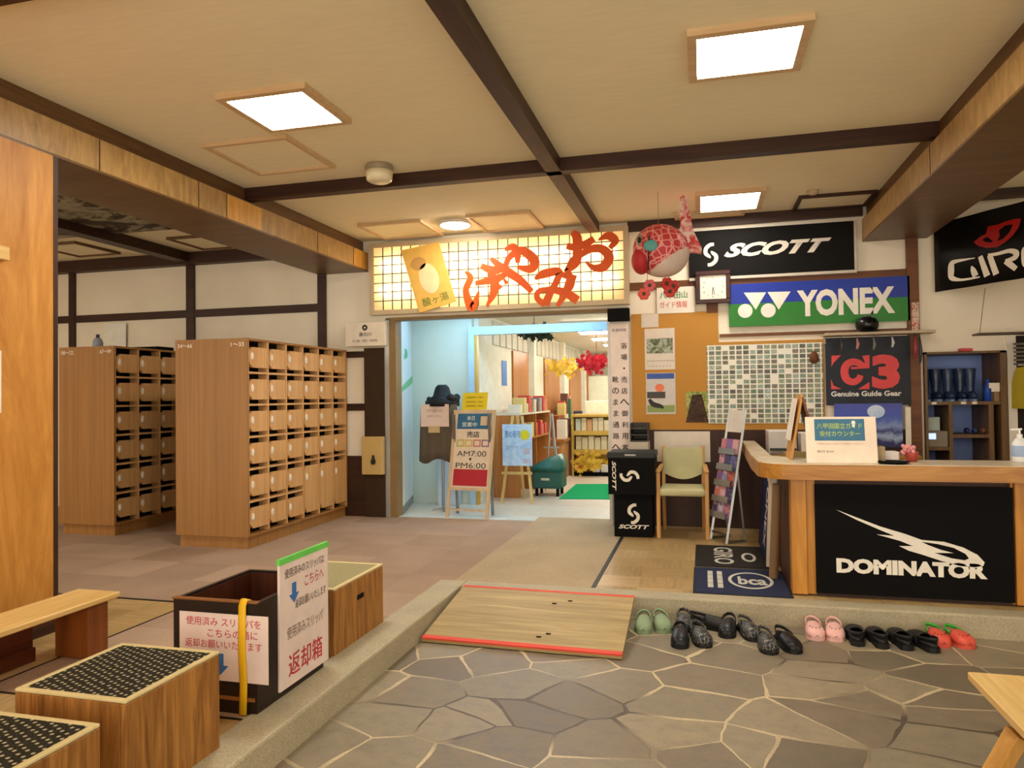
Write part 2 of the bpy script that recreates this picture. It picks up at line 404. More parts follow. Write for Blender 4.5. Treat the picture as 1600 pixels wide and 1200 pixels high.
tag(obj('trim_1', bm, M_RUBBER), kind='structure')
bm = BM(); box(bm, (-1.84, -1.6, -0.03), (-1.64, 4.94, S + 0.006), 0.012, 2); box(bm, (-1.64, 4.79, -0.03), (5.0, 4.94, S + 0.006), 0.012, 2)
tag(obj('trim_2', bm, M_GRAN), kind='structure')
bm = BM(); box(bm, (-9.5, -1.6, CEIL), (5.0, W + 0.1, CEIL + 0.1)); struct('ceiling', bm, M_CEIL)

# back wall: over the shop opening, to its right and left
bm = BM()
box(bm, (-9.5, W, 0.0), (-3.40, W + 0.12, CEIL)); box(bm, (-3.40, W, 2.33), (-0.71, W + 0.12, CEIL))
box(bm, (-0.71, W, 0.0), (1.97, W + 0.12, CEIL)); box(bm, (1.97, W, 1.80), (2.64, W + 0.12, CEIL)); box(bm, (2.64, W, 0.0), (2.72, W + 0.12, CEIL))
box(bm, (2.72, W, 1.93), (5.0, W + 0.12, CEIL))
struct('wall_back', bm, M_WALL)
bm = BM(); box(bm, (-9.6, -1.6, 0.0), (-9.5, W + 0.12, CEIL)); struct('wall_left', bm, M_WALL)
bm = BM(); box(bm, (5.0, -1.6, 0.0), (5.1, W + 1.0, CEIL)); struct('wall_right', bm, M_WALL)
# wooden partition beside the benches, with its dark edge strip
bm = BM(); box(bm, (-4.2, -1.6, S), (-3.6, 3.37, 2.857)); struct('wall_partition', bm, M_PANEL)
bm = BM(); box(bm, (-4.22, 3.37, S), (-3.598, 3.40, 2.857)); struct('trim_3', bm, M_DARKZ)
bm = BM(); box(bm, (-3.60, -1.6, S), (-3.585, 3.37, S + 0.16)); struct('baseboard_left', bm, M_DARKY)
# timber framing on the locker room side of the back wall
bm = BM()
for x0, x1 in ((-7.70, -7.61), (-5.97, -5.86), (-4.22, -4.12)): box(bm, (x0, W - 0.03, S), (x1, W, 3.06))
box(bm, (-9.5, W - 0.025, 2.437), (-4.22, W, 2.527)); box(bm, (-9.5, W - 0.12, 3.06), (-4.12, W, CEIL))
box(bm, (-6.02, 3.4, 3.09), (-5.86, W - 0.12, CEIL)); box(bm, (-3.98, W - 0.02, 1.90), (-3.645, W, 1.97)); box(bm, (-3.98, W - 0.02, 1.305), (-3.645, W, 1.385)); box(bm, (-3.98, W - 0.02, S), (-3.645, W, 0.80))
box(bm, (-3.645, W - 0.03, S), (-3.40, W, 2.0))
struct('trim_4', bm, M_DARK)
# post and rails on the right part of the back wall
bm = BM(); box(bm, (1.845, W - 0.05, S), (1.94, W, 2.86)); box(bm, (-0.71, W - 0.02, 2.50), (1.845, W, 2.58)); box(bm, (0.17, W - 0.015, 2.0), (1.845, W, 2.03)); box(bm, (0.05, W - 0.02, 2.24), (0.16, W, 2.50))
struct('trim_5', bm, wood('brown_rail', '5a3216', '7c4c22', 'X', 14, 0.5))
bm = BM(); box(bm, (-0.71, W - 0.02, S), (1.845, W, 1.09)); struct('trim_6', bm, wood('dark_dado', '2c1408', '46240f', 'Z', 12, 0.5))
bm = BM(); box(bm, (2.645, W - 0.03, S), (2.715, W, 2.0)); struct('trim_7', bm, M_WHITE)
# door frame of the shop opening
bm = BM(); box(bm, (-3.40, W - 0.03, S), (-3.345, W + 0.14, 2.30)); struct('trim_8', bm, M_ALU)
bm = BM(); box(bm, (-3.345, W - 0.02, S), (-3.27, W + 0.14, 2.30)); box(bm, (-3.345, W - 0.02, 2.30), (-0.90, W + 0.14, 2.33)); struct('trim_9', bm, flat('8d7145', 0.5))
# big clad beams under the ceiling
def clad(name, x0, x1, y0, y1):
    bm = BM(); box(bm, (x0, y0, 2.87), (x1, y1, 3.075)); struct(name, bm, M_BEAM)
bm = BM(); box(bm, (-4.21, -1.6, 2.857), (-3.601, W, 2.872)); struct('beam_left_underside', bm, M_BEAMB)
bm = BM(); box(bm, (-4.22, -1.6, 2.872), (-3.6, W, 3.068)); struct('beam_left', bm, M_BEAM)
bm = BM(); box(bm, (-4.16, -1.6, 3.068), (-3.66, W, CEIL)); struct('trim_10', bm, M_TRIM)
bm = BM()
for y in (3.70, 4.62, 4.95, 6.35, 7.1): box(bm, (-3.602, y, 2.872), (-3.597, y + 0.006, 3.066))
struct('trim_11', bm, M_DARKZ)
bm = BM()
for y0, y1 in ((4.956, 5.42), (7.106, 7.44)): box(bm, (-3.604, y0, 2.874), (-3.599, y1, 3.062))
struct('trim_12', bm, wood('fresh_cladding', 'c08a34', 'e0a94e', 'Z', 9, 0.35, 0.2, 2))
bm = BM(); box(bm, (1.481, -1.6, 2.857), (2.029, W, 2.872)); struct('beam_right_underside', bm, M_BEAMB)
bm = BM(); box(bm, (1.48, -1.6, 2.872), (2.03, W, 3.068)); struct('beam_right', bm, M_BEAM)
bm = BM(); box(bm, (1.52, -1.6, 3.068), (1.99, W, CEIL)); struct('trim_13', bm, M_TRIM)
bm = BM(); box(bm, (1.477, 5.33, 2.872), (1.482, 5.336, 3.066)); struct('trim_14', bm, M_DARKZ)
bm = BM(); box(bm, (-1.10, -1.6, 3.10), (-0.99, 7.36, CEIL)); struct('trim_15', bm, M_DARKY)
bm = BM(); box(bm, (-3.66, 5.27, 3.10), (1.52, 5.36, CEIL)); box(bm, (-3.66, 2.30, 3.10), (1.52, 2.39, CEIL)); struct('trim_16', bm, M_DARK)
bm = BM(); box(bm, (2.03, 7.18, 3.12), (5.0, 7.26, CEIL)); box(bm, (-0.71, W - 0.05, 3.10), (1.48, W, CEIL)); struct('trim_17', bm, M_DARK)

# vestibule and shop beyond the opening
bm = BM(); box(bm, (-3.56, W + 0.02, 0.0), (-1.735, 7.73, S + 0.004)); struct('floor_threshold', bm, m_tiles('threshold_stone', 0.3, ['c9cfc8', 'd8dcd3', 'bfc8c4'], 90, 0.4))
bm = BM(); box(bm, (-3.8, 7.75, 0.0), (-0.2, 8.55, S)); box(bm, (-3.8, 8.55, 0.0), (-3.0, 8.68, S)); box(bm, (-3.8, 7.73, 0.0), (-1.735, 7.75, S)); struct('floor_vestibule', bm, flat('d3cdbd', 0.35))
bm = BM(); box(bm, (-3.0, 8.55, 0.0), (1.2, 19.0, S)); struct('floor_shop', bm, flat('cfc3b3', 0.4))
bm = BM(); prism(bm, [(-3.27, W + 0.12), (-3.56, 8.6), (-3.75, 8.6), (-3.75, W + 0.12)], S, 2.55); struct('wall_vestibule', bm, M_WALLC)
bm = BM(); prism(bm, [(-3.265, W + 0.14), (-3.55, 8.58), (-3.56, 8.58), (-3.275, W + 0.14)], S, S + 0.09); struct('baseboard_vestibule', bm, flat('8b928c'))
bm = BM(); box(bm, (-3.6, 8.6, S), (-2.76, 8.7, 2.55)); struct('wall_vestibule_end', bm, m_plaster('pale_green_plaster', 'd3ddcf'))
bm = BM(); box(bm, (-3.8, W + 0.12, 2.50), (-0.2, 8.6, 2.6)); struct('ceiling_vestibule', bm, M_WALLC)
bm = BM(); box(bm, (-0.70, W + 0.12, S), (-0.6, 8.6, 2.55)); struct('wall_vestibule_right', bm, M_WALLC)
bm = BM(); box(bm, (-2.76, 8.46, 2.20), (-0.70, 8.56, 2.30)); box(bm, (-2.76, 8.46, S), (-2.69, 8.56, 2.20)); struct('trim_18', bm, flat('a9cbe0', 0.3))
bm = BM(); box(bm, (-2.69, 8.47, S), (-2.655, 8.55, 2.20)); struct('trim_19', bm, flat('c6a24f', 0.4))
bm = BM(); box(bm, (-3.0, 8.6, 2.50), (1.2, 19.0, 2.6)); struct('ceiling_shop', bm, flat('e6e1d2', 0.8))
bm = BM(); box(bm, (-2.8, 8.7, S), (-2.7, 19.0, 2.5)); struct('wall_shop', bm, flat('e9e8da', 0.8))
bm = BM(); box(bm, (-2.8, 18.9, S), (1.2, 19.0, 2.5)); struct('wall_shop_end', bm, flat('e3e6d2', 0.8))
bm = BM(); box(bm, (1.1, 8.6, S), (1.2, 19.0, 2.5)); struct('wall_shop_right', bm, flat('e9e8da', 0.8))
M_SHOPW = wood('shop_wall_wood', 'a3642c', 'bf8042', 'Z', 8, 0.4, 0.08)
bm = BM()
for y0, y1 in ((10.3, 11.25), (12.5, 13.85), (15.0, 16.4), (17.4, 18.2)): box(bm, (-2.7, y0, S), (-2.67, y1, 2.12))
struct('trim_20', bm, M_SHOPW)
bm = BM()
for y in (11.35, 13.95, 16.5): box(bm, (-2.7, y, S), (-2.60, y + 0.18, 2.5))
struct('trim_21', bm, flat('e4e2d6', 0.6))
bm = BM()
for i in range(28): box(bm, (-2.7, 9.3 + i * 0.33, 2.14), (-2.675, 9.56 + i * 0.33, 2.46))
struct('trim_22', bm, flat('cfcab8', 0.6))

# ------------------------------------------------------------------ ceiling fittings
M_PANELLIGHT = m_emit('lit_diffuser', 'fff8ec', PANEL_W)
M_FRAME = wood('lamp_frame_wood', 'cba97c', 'dcc096', 'X', 14, 0.5)
def panel_light(x0, y0, x1, y1, label, lit=None):
    t = thing('ceiling_light', label, 'ceiling light', ((x0 + x1) / 2, (y0 + y1) / 2, CEIL), 'square ceiling lights')
    bm = BM(); f = 0.045; z0 = CEIL - 0.035
    box(bm, (x0 - f, y0 - f, z0), (x1 + f, y0, CEIL)); box(bm, (x0 - f, y1, z0), (x1 + f, y1 + f, CEIL))
    box(bm, (x0 - f, y0, z0), (x0, y1, CEIL)); box(bm, (x1, y0, z0), (x1 + f, y1, CEIL)); obj('frame', bm, M_FRAME, t)
    bm = BM(); box(bm, (x0, y0, CEIL - 0.022), (x1, y1, CEIL - 0.002)); obj('diffuser', bm, lit or M_PANELLIGHT, t)
panel_light(-2.645, 3.64, -2.155, 4.11, 'lit square ceiling light between the wood-clad beam at left and the centre beam')
panel_light(0.0, 3.64, 0.49, 4.10, 'lit square ceiling light right of the centre beam, the largest in view')
panel_light(0.01, 6.56, 0.51, 7.12, 'lit square ceiling light in the far bay above the fish lantern and black sign', m_emit('dim_diffuser', 'fff8ec', PANEL_W * 0.42))
panel_light(-7.95, 3.64, -7.46, 4.11, 'added square ceiling light, out of view, that brightens the locker room')  # unseen lamp, added to lighten the locker room walls
t = thing('round_ceiling_light', 'lit round ceiling light just in front of the glowing shop sign', 'ceiling light', (-2.376, 6.9, CEIL))
bm = BM(); lathe(bm, (-2.376, 6.9, CEIL - 0.03), [(0.165, 0.03), (0.17, 0.0), (0.14, -0.005)], 32); obj('casing', bm, M_WHITE, t, True)
bm = BM(); lathe(bm, (-2.376, 6.9, CEIL - 0.055), [(0.10, 0.0), (0.14, 0.012), (0.145, 0.03)], 32); obj('diffuser', bm, m_emit('lit_round_diffuser', 'fff6e6', ROUND_W), t, True)
t = thing('round_ceiling_light', 'unlit white drum-shaped ceiling lamp in front of the dark cross beam', 'ceiling light', (-2.34, 5.05, CEIL))
bm = BM(); lathe(bm, (-2.34, 5.05, CEIL - 0.05), [(0.10, 0.05), (0.105, 0.04), (0.105, 0.0)], 28); obj('casing', bm, flat('9c9076', 0.4), t, True)
bm = BM(); lathe(bm, (-2.34, 5.05, CEIL - 0.13), [(0.07, 0.0), (0.095, 0.015), (0.105, 0.08)], 28); obj('diffuser', bm, flat('e6dcb8', 0.3), t, True)
bm = BM(); lathe(bm, (0.957, 6.77, CEIL - 0.035), [(0.03, 0.0), (0.045, 0.012), (0.05, 0.035)], 20)
single('smoke_detector', bm, flat('c8b392', 0.5), 'small round smoke detector on the far ceiling left of the right-hand beam', 'smoke detector', smooth=True)
def hatch(x0, y0, x1, y1, label, mat):
    t = thing('ceiling_access_panel', label, 'ceiling panel', ((x0 + x1) / 2, (y0 + y1) / 2, CEIL), 'framed access panels in the ceiling')
    bm = BM(); f = 0.03; z0 = CEIL - 0.028
    box(bm, (x0, y0, z0), (x1, y0 + f, CEIL)); box(bm, (x0, y1 - f, z0), (x1, y1, CEIL)); box(bm, (x0, y0 + f, z0), (x0 + f, y1 - f, CEIL)); box(bm, (x1 - f, y0 + f, z0), (x1, y1 - f, CEIL))
    obj('frame', bm, mat, t)
    bm = BM(); box(bm, (x0 + f, y0 + f, CEIL - 0.012), (x1 - f, y1 - f, CEIL)); obj('board', bm, M_CEIL, t)
hatch(-3.30, 4.27, -2.645, 4.94, 'wood-framed ceiling access panel beyond the left square light', M_FRAME)
hatch(-3.34, 6.68, -2.66, 7.34, 'wood-framed ceiling access panel left of the lit round light', M_FRAME)
hatch(-2.19, 6.66, -1.55, 7.34, 'wood-framed ceiling access panel right of the lit round light', M_FRAME)
hatch(-0.24, 7.18, 0.42, 7.40, 'wood-framed ceiling access panel partly behind the far square light', M_FRAME)
hatch(0.86, 6.9, 1.50, 7.38, 'dark-framed ceiling access panel next to the right-hand beam above the black sign', M_DARK)
hatch(-7.2, 6.45, -6.6, 7.1, 'framed access panel in the locker room ceiling above the farther lockers', M_TRIM)
hatch(-5.55, 6.6, -4.95, 7.2, 'framed access panel in the locker room ceiling above the nearer lockers', M_TRIM)
bm = BM(); box(bm, (-8.8, 4.4, CEIL - 0.02), (-4.3, 6.25, CEIL - 0.001))
single('ceiling_mural', bm, m_blotch('ink_mural', [(0.3, '1b120c'), (0.45, '45372a'), (0.52, '8f8a72'), (0.62, 'a59f86'), (0.75, '5a4a38')], 1.3, 0.7, (1, 1.6, 1), 2.5), 'dark inky painting on the locker room ceiling above the farther lockers', 'mural')

# daylight-coloured strip lamps of the vestibule and the shop
M_STRIP = m_emit('cool_strip_lamp', 'a9d6ff', COOL_W * 1.5); M_STRIPW = m_emit('shop_strip_lamp', 'fff6e4', COOL_W * 1.9)
def strip(x0, y0, x1, y1, z, mat, label):
    t = thing('strip_lamp', label, 'strip lamp', ((x0 + x1) / 2, (y0 + y1) / 2, z), 'strip lamps of the souvenir shop')
    bm = BM(); box(bm, (x0 - 0.04, y0 - 0.04, z - 0.03), (x1 + 0.04, y1 + 0.04, z)); obj('casing', bm, M_WHITE, t)
    bm = BM(); box(bm, (x0, y0, z - 0.06), (x1, y1, z - 0.03), 0.01); obj('tube', bm, mat, t)
strip(-3.0, 7.98, -1.2, 8.08, 2.50, M_STRIP, 'cool strip lamp on the ceiling just inside the shop entrance')
for i, y in enumerate((10.2, 11.6, 13.0, 14.6, 16.4)):
    strip(-1.9, y, -0.5, y + 0.12, 2.50, M_STRIPW, ('bright strip lamp on the shop ceiling, ' + ('nearest one in the row', 'second in the row', 'middle one in the row', 'fourth in the row', 'farthest one in the row')[i]))

# ------------------------------------------------------------------ glowing shop sign over the opening
t = thing('shop_sign', 'glowing lattice lightbox sign with red-orange brush lettering over the shop opening', 'sign', (-2.14, 7.41, 2.36))
YS = 7.375; sx0, sx1, sz0, sz1 = -3.54, -0.70, 2.36, 3.15
bm = BM(); f = 0.05
for a, b in (((sx0, sz0), (sx1, sz0 + f)), ((sx0, sz1 - f), (sx1, sz1)), ((sx0, sz0 + f), (sx0 + f, sz1 - f)), ((sx1 - f, sz0 + f), (sx1, sz1 - f))):
    box(bm, (a[0], YS - 0.015, a[1]), (b[0], W, b[1]))
obj('frame', bm, flat('c3b08c', 0.4), t)
bm = BM(); box(bm, (sx0 + f, W - 0.012, sz0 + f), (sx1 - f, W - 0.002, sz1 - f)); obj('back_board', bm, flat('f7f2e2', 0.8), t)
mt = Mat('translucent_paper', 0.9); nt = mt.nt
tr = nt.nodes.new('ShaderNodeBsdfTranslucent'); tr.inputs[0].default_value = (*hexc('fff0d2'), 1)
df = nt.nodes.new('ShaderNodeBsdfDiffuse'); df.inputs[0].default_value = (*hexc('f3e2bd'), 1)
mx = nt.nodes.new('ShaderNodeMixShader'); mx.inputs[0].default_value = 0.75
nt.links.new(df.outputs[0], mx.inputs[1]); nt.links.new(tr.outputs[0], mx.inputs[2]); nt.links.new(mx.outputs[0], nt.nodes['Material Output'].inputs[0])
bm = BM(); vs4 = [bm.verts.new(p) for p in ((sx0 + f, YS, sz0 + f), (sx1 - f, YS, sz0 + f), (sx1 - f, YS, sz1 - f), (sx0 + f, YS, sz1 - f))]; bm.faces.new(vs4)
obj('paper', bm, mt.m, t)
M_TUBE = m_emit('sign_tube', 'ffe9c4', 7.5)
for z in (2.62, 2.90):
    bm = BM(); rod(bm, (sx0 + 0.12, W - 0.032, z), (sx1 - 0.12, W - 0.032, z), 0.014); obj('lamp_tube', bm, M_TUBE, t)
bm = BM(); n = 25
for i in range(1, n): x = sx0 + f + (sx1 - sx0 - 2 * f) * i / n; box(bm, (x - 0.0045, YS - 0.012, sz0 + f), (x + 0.0045, YS - 0.002, sz1 - f))
for i in range(1, 7): z = sz0 + f + (sz1 - sz0 - 2 * f) * i / 7; box(bm, (sx0 + f, YS - 0.011, z - 0.0045), (sx1 - f, YS - 0.003, z + 0.0045))
tag(obj('lattice', bm, flat('4a3d2e', 0.6), t), label='thin dark lattice bars')
def sg(cx, cy):
    p = at_y(560 + cx / 3.636, 330 + cy / 3.636, YS); return (p.x, p.z)
K = 0.0022     # metres per pixel of the zoomed sign
def st(*pts): return [(*sg(a, b), w * K) for a, b, w in pts]
brush([st((1185, 200, 28), (1230, 206, 34), (1290, 190, 36), (1340, 158, 30)), st((1215, 122, 26), (1243, 150, 44), (1246, 220, 44), (1238, 290, 42), (1188, 335, 30), (1184, 330, 14)), st((1192, 322, 18), (1215, 282, 26), (1262, 250, 30), (1340, 212, 34), (1400, 226, 42), (1424, 268, 46), (1392, 318, 44), (1338, 322, 28), (1292, 288, 8)),
       st((1365, 166, 8), (1420, 142, 38), (1460, 170, 36), (1428, 212, 20)),
       st((1005, 388, 14), (1050, 360, 40), (1140, 345, 36), (1128, 400, 32), (1094, 462, 34), (1062, 536, 40)), st((1060, 530, 30), (1018, 495, 28), (1030, 456, 26), (1100, 448, 30), (1180, 466, 40), (1248, 508, 40)),
       st((1196, 340, 14), (1206, 400, 46), (1182, 460, 38), (1132, 540, 18)), st((1160, 362, 26), (1238, 388, 34)),
       st((700, 312, 26), (770, 338, 40), (832, 318, 28), (862, 262, 30), (930, 226, 40), (1002, 282, 48), (980, 330, 40), (905, 318, 16)), st((835, 222, 16), (880, 206, 36), (905, 240, 36), (908, 296, 20)),
       st((755, 270, 20), (828, 330, 40), (920, 392, 38), (988, 458, 26)),
       st((612, 345, 10), (640, 382, 32), (614, 455, 32), (650, 548, 44), (688, 456, 8)), st((668, 412, 22), (735, 398, 34), (790, 386, 38), (848, 356, 22)), st((742, 326, 20), (776, 398, 44), (770, 470, 38), (732, 540, 10)), st((788, 408, 8), (814, 440, 24)), st((828, 384, 8), (848, 414, 22))],
      flat('e05a12', 0.5), t, Vector((0, YS - 0.014, 0)), X, Z, 0.006)
t2 = thing('hanging_card', 'tilted yellow picture card hung on the left end of the glowing sign', 'card', (-3.0, YS - 0.02, 2.4))
c4 = [at_y(*p, YS - 0.016) for p in ((627, 392), (686, 378), (713, 471), (656, 489))]
bm = BM(); prism(bm, [(p.x, p.z) for p in (c4[3], c4[2], c4[1], c4[0])], YS - 0.030, YS - 0.016, 'Y'); obj('board', bm, flat('e8b95a', 0.6), t2)
cu_ = (c4[2] - c4[3]).normalized(); cv_ = (c4[0] - c4[3]).normalized(); cm = (c4[0] + c4[1] + c4[2] + c4[3]) / 4 - Y * 0.0145
shape([ring(0, -0.02, 0.11, 0.17)], flat('f0dca8', 0.7), t2, cm, cu_, cv_, 0.001, 0, 'picture')
shape([ring(-0.07, 0.17, 0.09, 0.07)], flat('c99a55', 0.7), t2, cm, cu_, cv_, 0.001, 0, 'picture')
text('酸ヶ湯', flat('7d8a3a', 0.7), t2, cm - cv_ * 0.26, cu_, cv_, 0.3, 0.09, 0.02)

# small white sign left of the opening, dark shutter with a beige box
t = thing('wall_sign', 'small white sign with a round crest left of the shop opening', 'sign', (-3.6, W - 0.05, 2.0))
bm = BM(); box(bm, (-3.845, W - 0.09, 2.02), (-3.365, W - 0.03, 2.285), 0.004); obj('board', bm, flat('e8dcc8', 0.5), t)
Pp = Vector((-3.605, W - 0.09, 2.15))
shape([ring(0, 0.075, 0.032, 0.032), ring(0, 0.075, 0.012, 0.012)], M_INK, t, Pp, X, Z)
text('湯の川', M_INK, t, Pp, X, Z, 0.15, 0.045, 0.015); text('お土産・売店・食堂街', flat('6a5a50'), t, Pp - Z * 0.07, X, Z, 0.30, 0.028, 0.01)
bm = BM(); box(bm, (-3.64, W - 0.045, 0.92), (-3.402, W - 0.031, 2.0)); box(bm, (-3.64, W - 0.045, S), (-3.402, W - 0.031, 0.6))
single('dark_curtain', bm, flat('3c2a17', 0.9), 'dark brown curtain strip beside the metal jamb of the shop opening', 'curtain')
t = thing('control_box', 'beige metal box on the dark strip beside the shop opening', 'box', (-3.51, W - 0.1, 0.6))
bm = BM(); box(bm, (-3.642, W - 0.12, 0.605), (-3.395, W - 0.046, 1.02), 0.006); obj('casing', bm, flat('c9ab6b', 0.5), t)
bm = BM(); lathe(bm, (-3.5, W - 0.125, 0.72), [(0.02, 0), (0.03, 0.03), (0.015, 0.07), (0.012, 0.1)], 12); obj('knob', bm, M_INK, t, True)
t = thing('vertical_notice', 'tall white notice with two columns of writing on the right shop jamb', 'notice', (-0.8, W - 0.06, 0.75))
bm = BM(); box(bm, (-0.905, W - 0.06, 0.76), (-0.715, W - 0.03, 2.17), 0.003); obj('board', bm, flat('e9d8cc', 0.6), t)
for x, s_, z in ((-0.765, '浴場・売店へ御利用客様', 1.94), (-0.855, '靴のまま通路へ下', 1.60)):
    step = (z - 0.80) / (len(s_) - 1)
    for i, ch in enumerate(s_): text(ch, M_INK, t, Vector((x, W - 0.06, z - i * step)), X, Z, None, 0.06 if ch != '・' else 0.018, 0.02)
text('営業時間', flat('6a5f80'), t, Vector((-0.81, W - 0.06, 2.10)), X, Z, 0.14, 0.03, 0.01)
bm = BM(); box(bm, (-0.93, W - 0.06, S), (-0.90, W + 0.1, 2.2)); box(bm, (-0.90, W - 0.03, S), (-0.71, W + 0.1, 2.33)); struct('trim_23', bm, flat('c9c4ba', 0.4, 0.2))
bm = BM(); box(bm, (-0.92, W - 0.1, 2.19), (-0.70, W - 0.03, 2.32), 0.005); single('speaker_box', bm, M_BLACK, 'small black box above the tall white notice at the end of the glowing sign', 'speaker')

# ------------------------------------------------------------------ lockers
def chamfer_door(y0, y1, z0, z1, x):
    """door on the +X face; the hinge side is full height, the lock side is cut at both corners"""
    c = min(0.06, (z1 - z0) * 0.22)
    return [(y0 + 0.045, z0), (y1, z0), (y1, z1), (y0 + 0.045, z1), (y0, z1 - c), (y0, z0 + c)]
def locker(x0, x1, y0, cols, nums, label, tall, first=[None]):
    ph = 0.105; top = 1.985; pitch = 0.302; y1 = y0 + 0.02 + cols * pitch + 0.01
    t = thing('locker_cabinet', label, 'lockers', ((x0 + x1) / 2, (y0 + y1) / 2, S), 'wooden locker cabinets')
    bm = BM(); th = 0.02; xf = x1
    box(bm, (x0, y0, S + ph), (xf, y0 + th, top)); box(bm, (x0, y1 - th, S + ph), (xf, y1, top)); box(bm, (x0, y0 + th, top - th), (xf, y1 - th, top))
    box(bm, (x0, y0 + th, S + ph), (xf, y1 - th, S + ph + th))
    obj('body', bm, M_LOCK, t)
    bm = BM(); box(bm, (x0 + 0.02, y0 + 0.03, S), (x1 - 0.02, y1 - 0.02, S + ph)); obj('plinth', bm, M_LOCK, t)
    rows = 6; rh = (top - 0.02 - S - ph - 0.02) / rows; zb = S + ph + 0.02
    bm = BM(); box(bm, (x0 + 0.01, y0 + th, zb), (xf - 0.10, y1 - th, top - th)); obj('inner_shade', bm, M_BLACK, t)  # black block stands in for the shadow inside the compartments
    bm = BM()
    for c in range(cols + 1):
        y = y0 + 0.015 + c * pitch; box(bm, (xf - 0.10, y - 0.006, zb), (xf - 0.001, y + 0.012, top - th))
    for r in range(1, rows):
        z = zb + r * rh
        for c in range(cols):
            if tall and c >= 3 and r == 1: continue
            y = y0 + 0.015 + c * pitch; box(bm, (xf - 0.10, y + 0.012, z - 0.009), (xf - 0.001, y + pitch - 0.006, z + 0.009))
    obj('divider', bm, M_DOOR, t)
    def door(c, z0, z1):
        ya = y0 + 0.015 + c * pitch + 0.014; yb = ya + pitch - 0.024
        bm = BM(); prism(bm, chamfer_door(ya + 0.014, yb, z0 + 0.046, z1 - 0.056, xf), xf - 0.03, xf - 0.004, 'X'); d = obj('door', bm, M_DOOR, t)
        zc = (z0 + z1) / 2 if z1 - z0 < 0.4 else z1 - 0.17
        bm = BM(); ball(bm, (xf, ya + 0.045, zc + 0.005), (0.009, 0.021, 0.036), 12, 8); obj('lock', bm, M_CREAMW, d, True)
        return d
    for c in range(cols):
        for r in range(rows):
            if tall and c >= 3:
                if r == 0: door(c, zb, zb + 2 * rh)
                if r < 2: continue
            door(c, zb + r * rh, zb + (r + 1) * rh)
    F = Vector((0, y0, top - 0.05))
    text(nums[0], M_WHITE, t, Vector((x0 + 0.1, y0, top - 0.055)), X, Z, 0.15, 0.036, 0.02); text(nums[1], M_WHITE, t, Vector((x1 - 0.1, y0, top - 0.055)), X, Z, 0.13, 0.036, 0.02)
    return t
locker(-4.60, -3.86, 5.585, 6, ('34～66', '1～33'), 'nearer wooden locker cabinet with rows of small lit doors facing the hall', True)
locker(-6.21, -5.55, 5.88, 5, ('100～122', '67～99'), 'farther wooden locker cabinet with shadowed doors, left of the nearer cabinet', False)
t = thing('spray_bottle', 'small grey bottle standing on top of the farther locker cabinet', 'bottle', (-6.15, 6.3, 1.985))
bm = BM(); lathe(bm, (-6.15, 6.3, 1.985), [(0.05, 0), (0.05, 0.08), (0.035, 0.12), (0.015, 0.13)], 16); obj('body', bm, flat('9aa1ad', 0.3), t, True)
bm = BM(); lathe(bm, (-6.15, 6.3, 2.115), [(0.018, 0), (0.02, 0.025), (0.012, 0.035)], 12); obj('cap', bm, flat('4d4d57', 0.4), t, True)
bm = BM(); box(bm, (-6.1, 6.6, 1.985), (-5.66, 6.85, 2.03), 0.006); single('dark_tray', bm, M_BLACK, 'flat dark tray lying on top of the farther locker cabinet', 'tray')
bm = BM(); a = at_y(165, 507); b = at_y(200, 536); box(bm, (a.x, W - 0.034, b.z - 0.1), (b.x, W - 0.031, a.z)); single('wall_notice', bm, flat('f1eee2', 0.8), 'white paper notice on the locker room wall above the farther lockers', 'notice')

# paper and little holder on the wooden partition
bm = BM(); a = at_x(0, 548, -3.598); b = at_x(2, 645, -3.598); box(bm, (-3.6, a.y - 0.25, b.z), (-3.597, b.y, a.z)); single('wall_paper_notice', bm, M_PAPER, 'white paper on the varnished partition at the edge of view', 'notice')
bm = BM(); a = at_x(0, 385, -3.59); b = at_x(9, 408, -3.59); box(bm, (-3.6, a.y - 0.1, b.z), (-3.56, b.y, a.z), 0.004); single('wood_bracket', bm, M_PALE, 'small pale wooden bracket on the varnished partition', 'bracket')

# ------------------------------------------------------------------ bench, step boxes, slipper box
t = thing('low_bench', 'low pale pine bench standing along the varnished partition', 'bench', (-3.15, 2.2, S))
bm = BM(); box(bm, (-3.27, 0.9, 0.402), (-3.0, 3.22, 0.43), 0.004); obj('seat', bm, M_PALE, t)
for y in (3.06, 1.2):
    bm = BM(); box(bm, (-3.24, y - 0.02, S), (-3.03, y + 0.11, 0.402), 0.004); obj('leg', bm, wood('bench_leg_wood_%d' % int(y * 10), '6e3812', '92521f', 'Z', 10, 0.4), t)
bm = BM(); box(bm, (-3.50, 0.9, S), (-3.32, 2.99, 0.33), 0.004); box(bm, (-3.32, 0.9, S), (-3.28, 2.97, 0.2), 0.004)
single('shoe_ledge', bm, wood('ledge_wood', '4a1f0b', '6e3416', 'Y', 10, 0.4), 'dark reddish wooden ledge behind the low pine bench', 'ledge')

